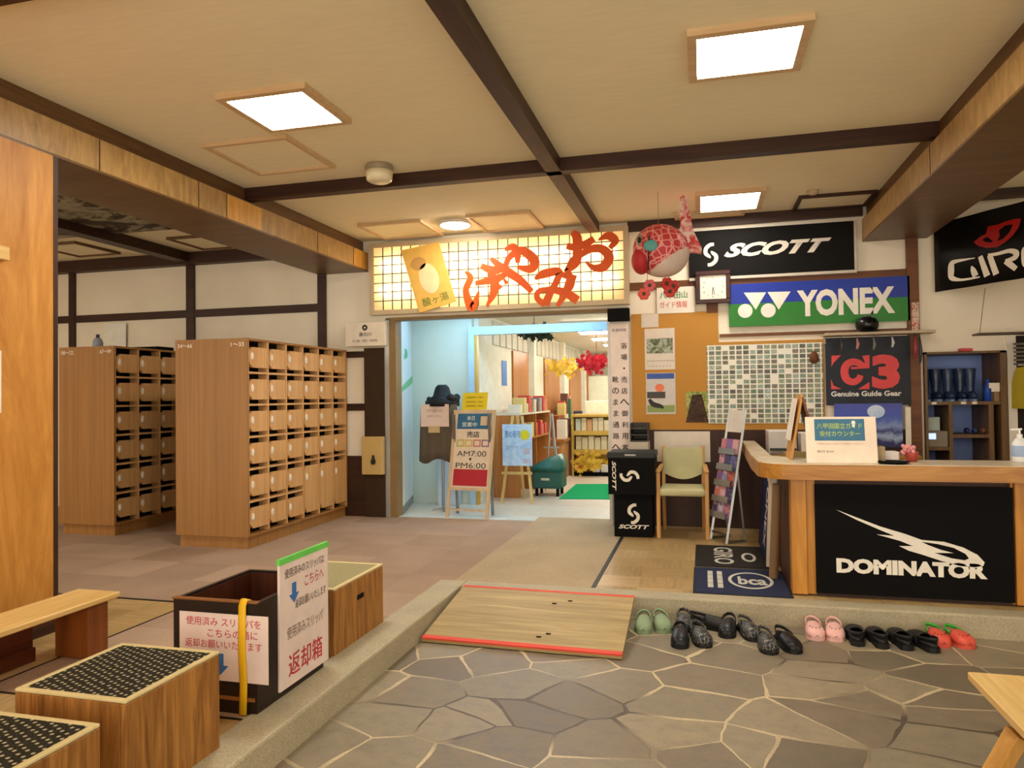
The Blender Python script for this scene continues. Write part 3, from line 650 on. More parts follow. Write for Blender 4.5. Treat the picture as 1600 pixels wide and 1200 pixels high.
def step_box(x0, y0, x1, y1, h, label, top, holes=False):
    t = thing('step_box', label, 'step box', ((x0 + x1) / 2, (y0 + y1) / 2, S), 'wooden step boxes along the stone curb')
    bm = BM(); th = 0.025; z1 = S + h
    box(bm, (x0, y0, S), (x0 + th, y1, z1), 0.003); box(bm, (x1 - th, y0, S), (x1, y1, z1), 0.003)
    box(bm, (x0 + th, y0, S), (x1 - th, y0 + th, z1), 0.003); box(bm, (x0 + th, y1 - th, S), (x1 - th, y1, z1), 0.003)
    box(bm, (x0 + th, y0 + th, z1 - th), (x1 - th, y1 - th, z1 - 0.002)); obj('body', bm, M_STEP, t)
    bm = BM(); box(bm, (x0 + 0.005, y0 + 0.005, z1), (x1 - 0.005, y1 - 0.005, z1 + 0.010), 0.004); m_ = obj('mat', bm, top, t)
    bm = BM(); e = 0.02
    for a, b in (((x0, y0), (x1, y0 + e)), ((x0, y1 - e), (x1, y1)), ((x0, y0 + e), (x0 + e, y1 - e)), ((x1 - e, y0 + e), (x1, y1 - e))):
        box(bm, (a[0], a[1], z1 + 0.001), (b[0], b[1], z1 + 0.013), 0.003)
    obj('edging', bm, flat('d8c690', 0.7), m_)
    if holes:
        bm = BM(); yc = (y0 + y1) / 2
        box(bm, (x1 - 0.004, yc - 0.04, S + h * 0.66), (x1 + 0.001, yc + 0.04, S + h * 0.74)); obj('hand_hole', bm, M_BLACK, t)
    return t
step_box(-2.21, 1.92, -1.77, 2.38, 0.35, 'wooden step box topped with a white-dotted dark mat, next to the slipper box', M_DOTS)
step_box(-2.21, 1.28, -1.73, 1.78, 0.345, 'wooden step box topped with a white-dotted dark mat, cut off by the photo corner', M_DOTS)
step_box(-2.18, 3.35, -1.82, 3.93, 0.33, 'wooden step box with a grey-green mat and hand hole behind the slipper box', m_speckle('grey_green_mat', '7c7654', 'b0a67c'), True)

t = thing('slipper_return_box', 'dark open-topped wooden slipper return box on the curb between the step boxes', 'box', (-2.0, 2.93, S))
x0, x1, y0, y1, z1 = -2.205, -1.80, 2.66, 3.20, 0.59
bm = BM(); th = 0.02
box(bm, (x0, y0, S + 0.02), (x1, y0 + th, z1)); box(bm, (x0, y1 - th, S + 0.02), (x1, y1, z1)); box(bm, (x0, y0 + th, S + 0.02), (x0 + th, y1 - th, z1)); box(bm, (x1 - th, y0 + th, S + 0.02), (x1, y1 - th, z1)); box(bm, (x0, y0, S), (x1, y1, S + 0.02))
obj('body', bm, wood('black_brown_wood', '120a06', '2a1a10', 'X', 12, 0.45), t)
bm = BM(); box(bm, (x0 - 0.004, y0 - 0.006, z1), (x1 + 0.004, y0 + th, z1 + 0.006)); ME_ = wood('box_edge', '7a4a22', '9c6532', 'X', 12); obj('edge_strip', bm, ME_, t); bm = BM(); box(bm, (x0 + 0.02, y0 - 0.004, S + 0.055), (x1 - 0.01, y0, S + 0.07)); obj('lower_strip', bm, ME_, t)
bm = BM(); box(bm, (x0 + th, y0 + th, S + 0.021), (x1 - th, y1 - th, S + 0.03)); box(bm, (x0 + th, y1 - th - 0.003, S + 0.03), (x1 - th, y1 - th, z1 - 0.01)); box(bm, (x0 + th, y0 + th, S + 0.03), (x0 + th + 0.003, y1 - th - 0.003, z1 - 0.01)); obj('lining', bm, wood('box_inside', '3a1a0c', '5a2c16', 'Z', 12), t)
n_ = thing('taped_notice', 'white notice with pink writing and a blue arrow on the front of the slipper box', 'notice', (-1.96, 2.655, 0.25))
q = [at_y(*p, 2.657) for p in ((281, 957), (419, 965), (419, 1073), (281, 1066))]; PX0, PX1 = q[0].x, q[1].x; PZ0, PZ1 = 0.262, 0.54
bm = BM(); box(bm, (PX0, 2.655, PZ0), (PX1, 2.6585, PZ1)); obj('sheet', bm, flat('ead6cc', 0.8), n_)
Mp = flat('c9545e', 0.8); pc = Vector(((PX0 + PX1) / 2, 2.655, 0))
for s_, x, z, w in (('使用済み スリッパを', 0, 0.505, 0.36), ('こちらの箱に', 0.045, 0.458, 0.24), ('返却お願いいたします', 0, 0.412, 0.37)): text(s_, Mp, n_, pc + Vector((x, 0, z)), X, Z, w, 0.036, 0.012)
ax, az = (PX0 + PX1) / 2 - 0.015, 0.325
def arrow(s_): return [[(-0.32 * s_, 0.9 * s_), (0.32 * s_, 0.9 * s_), (0.32 * s_, 0), (0.75 * s_, 0), (0, -0.75 * s_), (-0.75 * s_, 0), (-0.32 * s_, 0)]]
shape(arrow(0.055), flat('3a74b4', 0.7), n_, Vector((ax, 2.655, az)), X, Z, name='arrow')
n_ = thing('standing_notice', 'tall white notice with green top edge standing at the side of the slipper box', 'notice', (-1.79, 3.0, 0.16))
bm = BM(); box(bm, (-1.80, 2.81, 0.165), (-1.788, 3.232, 0.722), 0.002); obj('board', bm, flat('ead6cc', 0.7), n_)
bm = BM(); box(bm, (-1.802, 2.808, 0.712), (-1.786, 3.234, 0.738)); obj('top_edge', bm, flat('6ed25c', 0.6), n_)
Ps = Vector((-1.788, 3.02, 0)); Mg = flat('6b5a4e', 0.8)
text('使用済みのスリッパは', Mg, n_, Ps + Z * 0.665, Y, Z, 0.34, 0.042, 0.012); text('こちらへ', Mp, n_, Ps + Vector((0, 0.08, 0.60)), Y, Z, 0.17, 0.05, 0.012)
shape(arrow(0.055), flat('3a74b4', 0.7), n_, Ps + Vector((0, -0.095, 0.565)), Y, Z, name='arrow')
text('返却お願いいたします', Mg, n_, Ps + Vector((0, 0.05, 0.515)), Y, Z, 0.27, 0.042, 0.012); text('使用済みスリッパ', flat('8d7a6c', 0.8), n_, Ps + Z * 0.40, Y, Z, 0.31, 0.055, 0.01)
text('返却箱', M_RED, n_, Ps + Z * 0.255, Y, Z, 0.29, 0.10, 0.02)
bm = BM(); tube(bm, [(-1.86, 2.69, 0.59), (-1.86, 2.662, 0.602), (-1.86, 2.648, 0.58), (-1.862, 2.65, 0.4), (-1.858, 2.648, 0.25), (-1.86, 2.648, 0.135)], 0.008, 8)
bmesh.ops.scale(bm, vec=(2.3, 1, 1), space=Matrix.Translation((1.86, 0, 0)), verts=bm.verts)
single('yellow_strap', bm, flat('eab70f', 0.5), 'yellow strap hanging down the front of the slipper box', 'strap', smooth=True)

# ------------------------------------------------------------------ ramp, stool table on the stone floor
t = thing('plywood_ramp', 'plywood ramp with red taped ends from the stone floor up to the carpet', 'ramp', (-1.03, 4.37, 0.0))
Pa, Pb, Pc, Pd = Vector((-1.62, 4.02, 0.03)), Vector((-0.445, 3.985, 0.03)), Vector((-0.445, 4.735, 0.148)), Vector((-1.605, 4.77, 0.148))
def slab(bm, q, th):
    a = [bm.verts.new(p) for p in q]; b = [bm.verts.new(p - Z * th) for p in q]
    bm.faces.new(a); bm.faces.new(b[::-1])
    for i in range(4): bm.faces.new((a[i], a[(i + 1) % 4], b[(i + 1) % 4], b[i]))
bm = BM(); slab(bm, (Pa, Pb, Pc, Pd), 0.024); obj('board', bm, M_PLY, t)
def lerp(a, b, f): return a + (b - a) * f
bm = BM(); slab(bm, (Pa + Z * .002 - Y * .002, Pb + Z * .002 - Y * .002, lerp(Pb, Pc, 0.045) + Z * .002, lerp(Pa, Pd, 0.045) + Z * .002), 0.01); obj('red_tape', bm, flat('dd4a34', 0.6), t)
bm = BM(); slab(bm, (lerp(Pa, Pd, 0.97) + Z * .002, lerp(Pb, Pc, 0.97) + Z * .002, Pc + Z * .002, Pd + Z * .002), 0.004); obj('red_tape', bm, flat('dd4a34', 0.6), t)
bm = BM()
for u, v in ((0.58, 0.25), (0.66, 0.18), (0.62, 0.78), (0.58, 0.84)):
    p = lerp(lerp(Pd, Pc, u), lerp(Pa, Pb, u), v); box(bm, (p.x - 0.014, p.y - 0.008, p.z - 0.004), (p.x + 0.014, p.y + 0.008, p.z + 0.003))
obj('bolt_slot', bm, M_BLACK, t)
for x in (-1.5, -1.03, -0.56):
    bm = BM(); prism(bm, [(4.06, 0.0), (4.72, 0.0), (4.72, 0.118), (4.06, 0.012)], x - 0.02, x + 0.02, 'X'); obj('batten', bm, M_STEP, t)

t = thing('wooden_table', 'low pale wooden table with splayed legs on the stone floor at the photo edge', 'table', (1.25, 2.3, 0.0))
bm = BM(); box(bm, (0.90, 1.55, 0.40), (1.62, 2.95, 0.43), 0.004); obj('table_top', bm, M_PALE, t)
bm = BM(); box(bm, (0.97, 1.62, 0.335), (1.55, 1.65, 0.40)); box(bm, (0.97, 2.85, 0.335), (1.55, 2.88, 0.40)); box(bm, (0.985, 1.65, 0.335), (1.01, 2.85, 0.40)); box(bm, (1.51, 1.65, 0.335), (1.535, 2.85, 0.40)); obj('apron', bm, wood('table_apron', 'b0702c', 'cf9448', 'X', 10), t)
for y in (2.62, 1.75):
    for s_ in (-1, 1):
        bm = BM(); xt = 1.26 + s_ * 0.325; xb = 1.26 + s_ * 0.505
        bar(bm, (xt, y, 0.36), (xb, y, 0.004), 0.035, 0.09, Y, 0.003); obj('leg', bm, wood('table_leg_%d%d' % (y * 10, s_), 'c08a3c', 'deaf62', 'Z', 10), t)

# ------------------------------------------------------------------ black cartons, chair, magazine rack
def s_emblem(cx, cy, s_, mat, parent, P, U, V, lift=0.0004):
    """the two-hook S mark"""
    a = [(0.30, 0.95, .30), (-0.05, 0.92, .34), (-0.42, 0.6, .36), (-0.46, 0.15, .36), (-0.2, -0.12, .30), (-0.02, -0.3, .12)]
    b = [(-x, -y, w) for x, y, w in a]
    brush([[(cx + x * s_, cy + y * s_, w * s_) for x, y, w in k] for k in (a, b)], mat, parent, P, U, V, 0.001, lift, 'emblem')
M_LOGO = flat('eadfce', 0.6)
t = thing('black_carton', 'black carton standing on the floor under another, white mark upright', 'carton', (-0.64, 6.95, S))
bm = BM(); box(bm, (-0.815, 6.80, S), (-0.462, 7.12, 0.53), 0.004); obj('box', bm, M_BLACK, t)
P_ = Vector((0, 6.80, 0)); s_emblem(-0.635, 0.345, 0.085, M_LOGO, t, P_, X, Z); text('SCOTT', M_LOGO, t, Vector((-0.635, 6.80, 0.225)), X, Z, 0.28, 0.038, 0.04, 0.3)
t = thing('black_carton', 'black carton stacked on top of another, white mark turned sideways', 'carton', (-0.64, 6.9, 0.53))
bm = BM(); box(bm, (-0.855, 6.72, 0.53), (-0.432, 7.10, 0.90), 0.004); obj('box', bm, M_BLACK, t)
bm = BM(); box(bm, (-0.862, 6.713, 0.86), (-0.425, 7.107, 0.918), 0.008); obj('lid', bm, flat('1c2321', 0.5), t)
s_emblem(0, 0, 0.08, M_LOGO, t, Vector((-0.66, 6.72, 0.70)), Z, -X); text('SCOTT', M_LOGO, t, Vector((-0.80, 6.72, 0.70)), -Z, X, 0.27, 0.036, 0.03, 0.3)
bm = BM(); box(bm, (-0.70, 6.711, 0.885), (-0.6, 6.7135, 0.9)); obj('label', bm, flat('b9b8b0'), t)

t = thing('armchair', 'wooden armchair with pale green padded seat and back beside the black cartons', 'chair', (-0.19, 7.0, S))
MP = flat('c5c191', 0.6); hx = 0.215; cx = -0.193
for s_ in (-1, 1):
    x = cx + s_ * hx
    bm = BM(); bar(bm, (x, 6.79, S), (x, 6.80, S + 0.60), 0.036, 0.036, Y, 0.006); obj('front_leg', bm, M_CHAIRW, t)
    bm = BM(); bar(bm, (x - s_ * 0.03, 7.24, S), (x - s_ * 0.03, 7.17, S + 0.45), 0.034, 0.036, Y, 0.006); bar(bm, (x - s_ * 0.03, 7.17, S + 0.44), (x - s_ * 0.03, 7.25, S + 0.81), 0.034, 0.036, Y, 0.006); obj('rear_leg', bm, M_CHAIRW, t)
    bm = BM(); bar(bm, (x, 6.775, S + 0.61), (x - s_ * 0.015, 7.22, S + 0.63), 0.045, 0.028, Z, 0.008); obj('armrest', bm, M_CHAIRW, t)
    bm = BM(); bar(bm, (x, 6.80, S + 0.375), (x - s_ * 0.02, 7.17, S + 0.365), 0.025, 0.05, Z, 0.005); obj('side_rail', bm, M_CHAIRW, t)
bm = BM(); box(bm, (cx - hx + 0.01, 6.77, S + 0.385), (cx + hx - 0.01, 7.20, S + 0.455), 0.025, 3); obj('seat', bm, MP, t, True)
bm = BM(); pts = [(-0.185, 0.0)] + [(-0.185 + 0.37 * i / 12, -0.24 - 0.06 * math.sin(math.pi * i / 12)) for i in range(13)] + [(0.185, 0.0)] + [(0.185 - 0.37 * i / 8, 0.0) for i in range(1, 8)]
t_ = bmesh.new(); prism(t_, [(p[0] + cx, p[1] + 0.93) for p in pts], 7.165, 7.205, 'Y'); bmesh.ops.bevel(t_, geom=[e for e in t_.edges if abs(e.verts[0].co.y - e.verts[1].co.y) < 1e-4], offset=0.012, segments=2, affect='EDGES'); merge(bm, t_); obj('backrest', bm, MP, t)

t = thing('magazine_rack', 'tall silver leaflet rack with colourful brochures between the chair and the counter', 'rack', (0.18, 6.8, S))
def rk(u, f): # u along depth (0 front..1 back), f height fraction; the rack leans to the right
    return Vector((0.178 - 0.130 * u + 0.19 * f, 6.64 + 0.215 * u + 0.13 * f, S + 1.17 * f))
bm = BM()
for u in (0, 1): bar(bm, rk(u, 0.0), rk(u, 1.0), 0.02, 0.02, Y)
for u in (0, 1): bar(bm, rk(u, 0.0) + Z * 0.012, rk(u, 0.0) + Vector((0.17, 0.12, 0.012)), 0.02, 0.02, Z); bar(bm, rk(u, 0.0) + Vector((0.16, 0.11, 0.012)), rk(u, 0.55), 0.016, 0.016, Y)
bar(bm, rk(0, 0.06), rk(1, 0.06), 0.015, 0.015, Z); obj('frame', bm, M_STEEL, t)
rn = (rk(1, 0.2) - rk(0, 0.2)).normalized(); ru = (rk(0, 1) - rk(0, 0)).normalized(); rnn = -ru.cross(rn)
if rnn.x > 0: rnn = -rnn
bm = BM(); obox(bm, rk(0, 0.8), rn, ru, rnn, (0.01, 0.24), (0.03, 0.23), (-0.01, 0.0)); obj('header_board', bm, flat('ddd6cb'), t)
for i in range(5):
    bm = BM(); obox(bm, rk(0, 0.2 + 0.12 * i), rn, ru, rnn, (0.0, 0.25), (-0.03, 0.02), (0.05, 0.055)); obox(bm, rk(0, 0.2 + 0.12 * i), rn, ru, rnn, (0.0, 0.25), (-0.035, -0.03), (0.0, 0.055)); obj('pocket', bm, M_ALU, t)
bc = ['6a5f9c', '4b4a6a', 'd8a3a8', '8a6fa8', 'c77f88', 'c9c3d6', '3d3f63', 'e6b8bd', 'd36a4a', '7f88ad']
for i in range(5):
    for j in range(3):
        bm = BM(); P_ = rk(0, 0.2 + 0.12 * i); u0 = 0.006 + j * 0.081
        obox(bm, P_, rn, ru, rnn, (u0, u0 + 0.075), (-0.025, 0.105), (0.012 + 0.004 * j, 0.03 + 0.004 * j))
        b = single('brochure', bm, m_blotch('brochure_print_%d%d' % (i, j), [(0.35, bc[(i * 3 + j) % 10]), (0.5, bc[(i * 2 + j + 4) % 10]), (0.65, 'd9d2dc')], 12, 0.4), 'stack of small colourful brochures in a pocket of the silver rack', 'brochure', 'brochures in the silver rack')

# ------------------------------------------------------------------ reception counter
t = thing('reception_counter', 'wooden reception counter with thick rounded top and amber posts', 'counter', (1.3, 5.3, S))
zt = 0.985; th = 0.10
out = [(0.36, 7.40), (0.335, 5.60), (0.345, 5.30)] + [(0.56 - 0.215 * math.cos(a), 5.17 - 0.22 * math.sin(a)) for a in [math.pi / 2 * i / 8 for i in range(9)]] + [(3.2, 4.95), (3.2, 5.38), (0.75, 5.34), (0.47, 5.62), (0.47, 7.40)]
bm = BM(); t_ = bmesh.new(); prism(t_, out, zt - th, zt - 0.004, 'Z'); merge(bm, t_); obj('counter_edge', bm, M_COUNT, t)
bm = BM(); t_ = bmesh.new(); prism(t_, [(x + (0.006 if x < 1 else 0), y + (0.006 if y < 5 else 0)) for x, y in out], zt - 0.006, zt, 'Z'); merge(bm, t_); obj('counter_top', bm, m_blotch('pale_counter_top', [(0.3, 'cdb794'), (0.6, 'ded0b4'), (0.8, 'e6dcc4')], 5, 0.25), t)
def post(x0, x1, y0=5.03, y1=5.13):
    bm = BM(); box(bm, (x0, y0, S + 0.01), (x1, y1, zt - th), 0.004); obj('post', bm, M_POST, t)
post(0.54, 0.635); post(1.812, 1.93); post(2.6, 2.7)
bm = BM(); box(bm, (0.635, 5.05, S + 0.01), (0.69, 5.12, zt - th), 0.003); obj('inner_post', bm, M_POST, t)
bm = BM(); box(bm, (1.795, 5.05, S + 0.01), (1.812, 5.12, zt - th), 0.003); obj('inner_post', bm, M_POST, t)
bm = BM(); box(bm, (0.69, 5.08, S), (3.1, 5.12, zt - th)); box(bm, (0.54, 5.13, S), (0.58, 7.4, zt - th)); obj('panel', bm, wood('counter_panel', '3a1c0c', '5a2f14', 'X', 12, 0.5), t)
bm = BM(); box(bm, (0.60, 5.06, S), (3.1, 5.08, S + 0.05)); obj('kick_board', bm, M_DARK, t)
bm = BM(); box(bm, (0.58, 5.36, 0.70), (3.1, 6.05, 0.725)); obj('work_shelf', bm, M_COUNT, t)
t = thing('black_banner', 'black cloth with a white swoosh and wide white lettering on the counter front', 'banner', (1.24, 5.03, 0.16))
bm = BM(); box(bm, (0.684, 5.028, 0.155), (1.802, 5.036, 0.85), 0.002); obj('cloth', bm, M_BLACK, t)
Yb = 5.028; Pb_ = Vector((0, Yb, 0)); MWB = flat('f0e9da', 0.7)
def db(*pts): return [(at_y(1200 + a / 4, 700 + b / 4, Yb).x, at_y(1200 + a / 4, 700 + b / 4, Yb).z) for a, b in pts]
shape([db((425, 385), (700, 490), (860, 538), (960, 574), (1010, 579), (1100, 586), (1220, 622), (1310, 668), (1354, 715), (1345, 738), (1290, 745), (1200, 737), (1080, 705), (960, 665), (880, 642), (818, 612), (905, 613), (830, 582), (680, 540), (790, 549), (700, 512), (560, 452)),
       db((958, 586), (1060, 600), (1160, 624), (1235, 662), (1256, 690), (1230, 702), (1150, 690), (1040, 655), (1160, 657), (1080, 636), (1000, 606))], MWB, t, Pb_, X, Z)
a, b = at_y(1307, 890, Yb), at_y(1543, 890, Yb)
text('DOMINATOR', MWB, t, Vector(((a.x + b.x) / 2, Yb, 0.337)), X, Z, b.x - a.x, 0.094, 0.06)

# ------------------------------------------------------------------ mats and leaning banners at the counter's side
def pt(px, py, z): p = at_z(px, py, z); return (p.x, p.y)
t = thing('floor_mat', 'blue doormat with a white round emblem on the parquet in front of the counter side', 'mat', (0.22, 5.25, S))
bm = BM(); box(bm, (-0.075, 4.96, S), (0.53, 5.68, S + 0.01), 0.004); obj('pile', bm, m_speckle('navy_pile', '232840', '3c4158'), t)
bm = BM(); box(bm, (-0.085, 4.95, S), (0.54, 5.69, S + 0.005)); obj('rubber_edge', bm, M_RUBBER, t)
MM = flat('c9c4b4', 0.9); Pm = Vector((0.23, 5.34, S + 0.01))
shape([ring(0.07, -0.01, 0.15, 0.23), ring(0.07, -0.01, 0.128, 0.20)], MM, t, Pm, X, Y)
text('bca', MM, t, Pm + Vector((0.08, -0.02, 0)), X, Y, 0.19, 0.22, 0.03)
pass
for u in (-0.20, -0.135): shape([rect(u - 0.018, -0.25 + k * 0.12, u + 0.018, -0.14 + k * 0.12) for k in range(4)], MM, t, Pm, X, Y)
t = thing('floor_mat', 'dark grey doormat with pale outlined lettering behind the blue mat', 'mat', (0.2, 6.1, S))
bm = BM(); box(bm, (-0.07, 5.74, S), (0.50, 6.52, S + 0.01), 0.004); obj('pile', bm, m_speckle('charcoal_pile', '26231f', '3b3732'), t)
bm = BM(); box(bm, (-0.08, 5.73, S), (0.51, 6.53, S + 0.005)); obj('rubber_edge', bm, M_RUBBER, t)
Pm = Vector((0.2, 6.1, S + 0.01)); text('GIRO', MM, t, Pm + Vector((-0.06, 0.02, 0)), -Y, X, 0.62, 0.15, 0.02)
shape([ring(0.13, -0.02, 0.055, 0.16), ring(0.13, -0.02, 0.033, 0.11)], MM, t, Pm, X, Y)
t = thing('leaning_banner', 'navy banner board with white lettering leaning on the counter side', 'banner', (0.5, 6.4, S))
bm = BM(); q = [Vector((0.452, 6.02, S)), Vector((0.452, 6.78, S)), Vector((0.515, 6.78, 0.86)), Vector((0.515, 6.02, 0.86))]
slab_n = Vector((-1, 0, 0.1))
a_ = [bm.verts.new(p) for p in q]; b_ = [bm.verts.new(p + Vector((0.012, 0, 0))) for p in q]; bm.faces.new(a_); bm.faces.new(b_[::-1])
for i in range(4): bm.faces.new((a_[i], a_[(i + 1) % 4], b_[(i + 1) % 4], b_[i]))
obj('board', bm, flat('16204f', 0.6), t)
Ub = Vector((0, -1, 0)); Vb = Vector((0.063, 0, 0.73)).normalized(); text('YONEX', M_LOGO, t, Vector((0.482, 6.22, 0.50)), -Vb, Ub, 0.6, 0.17, 0.02)
for nm, lab, y0, y1, x0, hh, mat in (('rolled_poster', 'long white cardboard tube leaning upright beside the navy banner', 5.80, 5.90, 0.47, 0.84, flat('d9cdb9')), ('rolled_poster', 'thin brown wrapped tube leaning between the white tube and the counter post', 5.45, 5.52, 0.462, 0.80, flat('8a6a48'))):
    bm = BM(); rod(bm, (x0, y0, S), (x0 + 0.035, y0, hh), 0.032, 0.032, 14); single(nm, bm, mat, lab, 'tube', smooth=False)

# ------------------------------------------------------------------ things standing on the counter
t = thing('counter_sign', 'white stand-up reception sign with a blue panel and yellow-green writing on the counter', 'sign', (0.88, 5.1, zt))
us = Vector((1, 0.03, 0)).normalized(); vs_up = Vector((0.0, 0.17, 0.98)).normalized(); Po = Vector((0.642, 5.03, zt))
bm = BM(); obox(bm, Po, us, vs_up, us.cross(vs_up), (0.0, 0.425), (0.0, 0.30), (-0.006, 0.0), 0.002); obj('board', bm, flat('efdcc6', 0.35), t)
bm = BM(); obox(bm, Po + Vector((0.1, 0.13, 0)), us, Vector((0, -0.28, 0.96)).normalized(), us.cross(Vector((0, -0.28, 0.96)).normalized()), (0, 0.22), (0, 0.24), (-0.004, 0.0)); obj('back_stay', bm, flat('c9b89c'), t)
bm = BM(); obox(bm, Po, us, vs_up, us.cross(vs_up), (0.055, 0.355), (0.145, 0.285), (0.0004, 0.0014)); obj('blue_panel', bm, flat('3f7390', 0.6), t)
Pq = Po + us * 0.205; My = flat('b9cc5a', 0.7)
text('八甲田国立ガイド', My, t, Pq + vs_up * 0.24, us, vs_up, 0.27, 0.036, 0.012, lift=0.0018); text('受付カウンター', My, t, Pq + vs_up * 0.19, us, vs_up, 0.24, 0.034, 0.012, lift=0.0018)
shape([ring(0.085, 0.262, 0.012, 0.012), rect(0.077, 0.232, 0.093, 0.252)], flat('f2eee6'), t, Pq, us, vs_up, lift=0.003)
text('ご用の方はこちらでお待ちください', flat('b5857a', 0.8), t, Pq + vs_up * 0.125, us, vs_up, 0.28, 0.014); text('受付 8:00', flat('8a7568', 0.8), t, Pq - us * 0.09 + vs_up * 0.075, us, vs_up, 0.1, 0.016, 0.01)
t = thing('folding_board', 'small wooden folding board seen edge-on, standing on the counter', 'board', (0.62, 5.3, zt))
bm = BM(); obox(bm, Vector((0.575, 5.26, zt)), Vector((0, 1, 0)), Vector((0.075, 0, 0.44)).normalized(), Vector((1, 0, -0.17)).normalized(), (0, 0.30), (0, 0.45), (-0.008, 0.008), 0.002); obj('board', bm, wood('board_wood', 'b98238', 'd8a258', 'Z', 10), t)
bm = BM(); obox(bm, Vector((0.563, 5.27, zt + 0.08)), Vector((0, 1, 0)), Vector((0.075, 0, 0.44)).normalized(), Vector((1, 0, -0.17)).normalized(), (0, 0.28), (0.05, 0.34), (-0.003, 0.0)); obj('sheet', bm, M_PAPER, t)
bm = BM(); obox(bm, Vector((0.76, 5.26, zt)), Vector((0, 1, 0)), Vector((-0.11, 0, 0.43)).normalized(), Vector((1, 0, 0.25)).normalized(), (0, 0.30), (0, 0.44), (-0.008, 0.008), 0.002); obj('rear_board', bm, wood('dark_board', '5a2f18', '7a4526', 'Z', 10), t)
t = thing('wooden_tray', 'open wooden tray box standing behind the counter rim near its corner', 'tray', (0.6, 5.8, 0.725))
bm = BM(); x0, x1, y0, y1, z0, z1 = 0.60, 1.02, 5.66, 6.04, 0.725, 0.985
box(bm, (x0, y0, z0), (x1, y0 + 0.012, z1 - 0.08)); box(bm, (x0, y1 - 0.012, z0), (x1, y1, z1)); box(bm, (x0, y0 + 0.012, z0), (x0 + 0.012, y1 - 0.012, z1)); box(bm, (x1 - 0.012, y0 + 0.012, z0), (x1, y1 - 0.012, z1)); box(bm, (x0 + 0.012, y0 + 0.012, z0), (x1 - 0.012, y1 - 0.012, z0 + 0.01))
obj('box', bm, wood('tray_wood', '9a8350', 'b9a06a', 'X', 10), t)
t = thing('tissue_holder', 'small beige box behind the white reception sign', 'box', (1.12, 5.12, zt))
bm = BM(); box(bm, (1.075, 5.14, zt), (1.13, 5.24, zt + 0.10), 0.004); obj('box', bm, flat('b09a72', 0.6), t)
bm = BM(); lathe(bm, (1.155, 5.07, zt), [(0.075, 0), (0.10, 0.012), (0.098, 0.014), (0.07, 0.006)], 28); single('saucer_tray', bm, M_BLACK, 'round black tray on the counter right of the reception sign', 'tray', smooth=True)
bm = BM(); box(bm, (1.10, 5.26, zt), (1.24, 5.36, zt + 0.06), 0.008, 2); single('tissue_box', bm, flat('ddd3cf', 0.6), 'pale tissue box on the counter beside the pink flowers', 'tissue box')
t = thing('pink_flower_pot', 'bunch of pink paper flowers in a small red pot on the counter', 'flowers', (1.28, 5.27, zt))
bm = BM(); lathe(bm, (1.30, 5.22, zt), [(0.03, 0), (0.042, 0.06), (0.04, 0.065)], 18); obj('pot', bm, flat('b0483f', 0.4), t, True)
bm = BM()
for i in range(26): a = random.uniform(0, 6.28); r = random.uniform(0, 0.045); ball(bm, (1.285 + r * math.cos(a), 5.22 + r * math.sin(a), zt + 0.055 + random.uniform(0, 0.045)), random.uniform(0.012, 0.018), 8, 5)
obj('flower_heads', bm, flat('e79b9c', 0.8), t, True)
def pump(x, y, z, label, col, s_=1.0):
    t = thing('pump_bottle', label, 'bottle', (x, y, z))
    bm = BM(); lathe(bm, (x, y, z), [(0.036 * s_, 0), (0.04 * s_, 0.01), (0.04 * s_, 0.11 * s_), (0.02 * s_, 0.14 * s_)], 20); obj('body', bm, flat(col, 0.25), t, True)
    bm = BM(); lathe(bm, (x, y, z + 0.14 * s_), [(0.015 * s_, 0), (0.015 * s_, 0.02 * s_), (0.006 * s_, 0.022 * s_), (0.006 * s_, 0.05 * s_)], 12); bar(bm, (x + 0.012 * s_, y, z + 0.19 * s_), (x - 0.045 * s_, y, z + 0.187 * s_), 0.014 * s_, 0.01 * s_, Z, 0.002); obj('pump', bm, flat('f3f3ee', 0.3), t)
    bm = BM(); lathe(bm, (x, y, z + 0.035 * s_), [(0.0405 * s_, 0), (0.0412 * s_, 0.002), (0.0412 * s_, 0.06 * s_), (0.0405 * s_, 0.062 * s_)], 20); obj('label', bm, flat('9fb6d6', 0.5), t, True)
pump(1.915, 5.22, zt, 'white hand sanitizer pump bottle on the counter at the photo edge', 'e9eaea', 1.1)
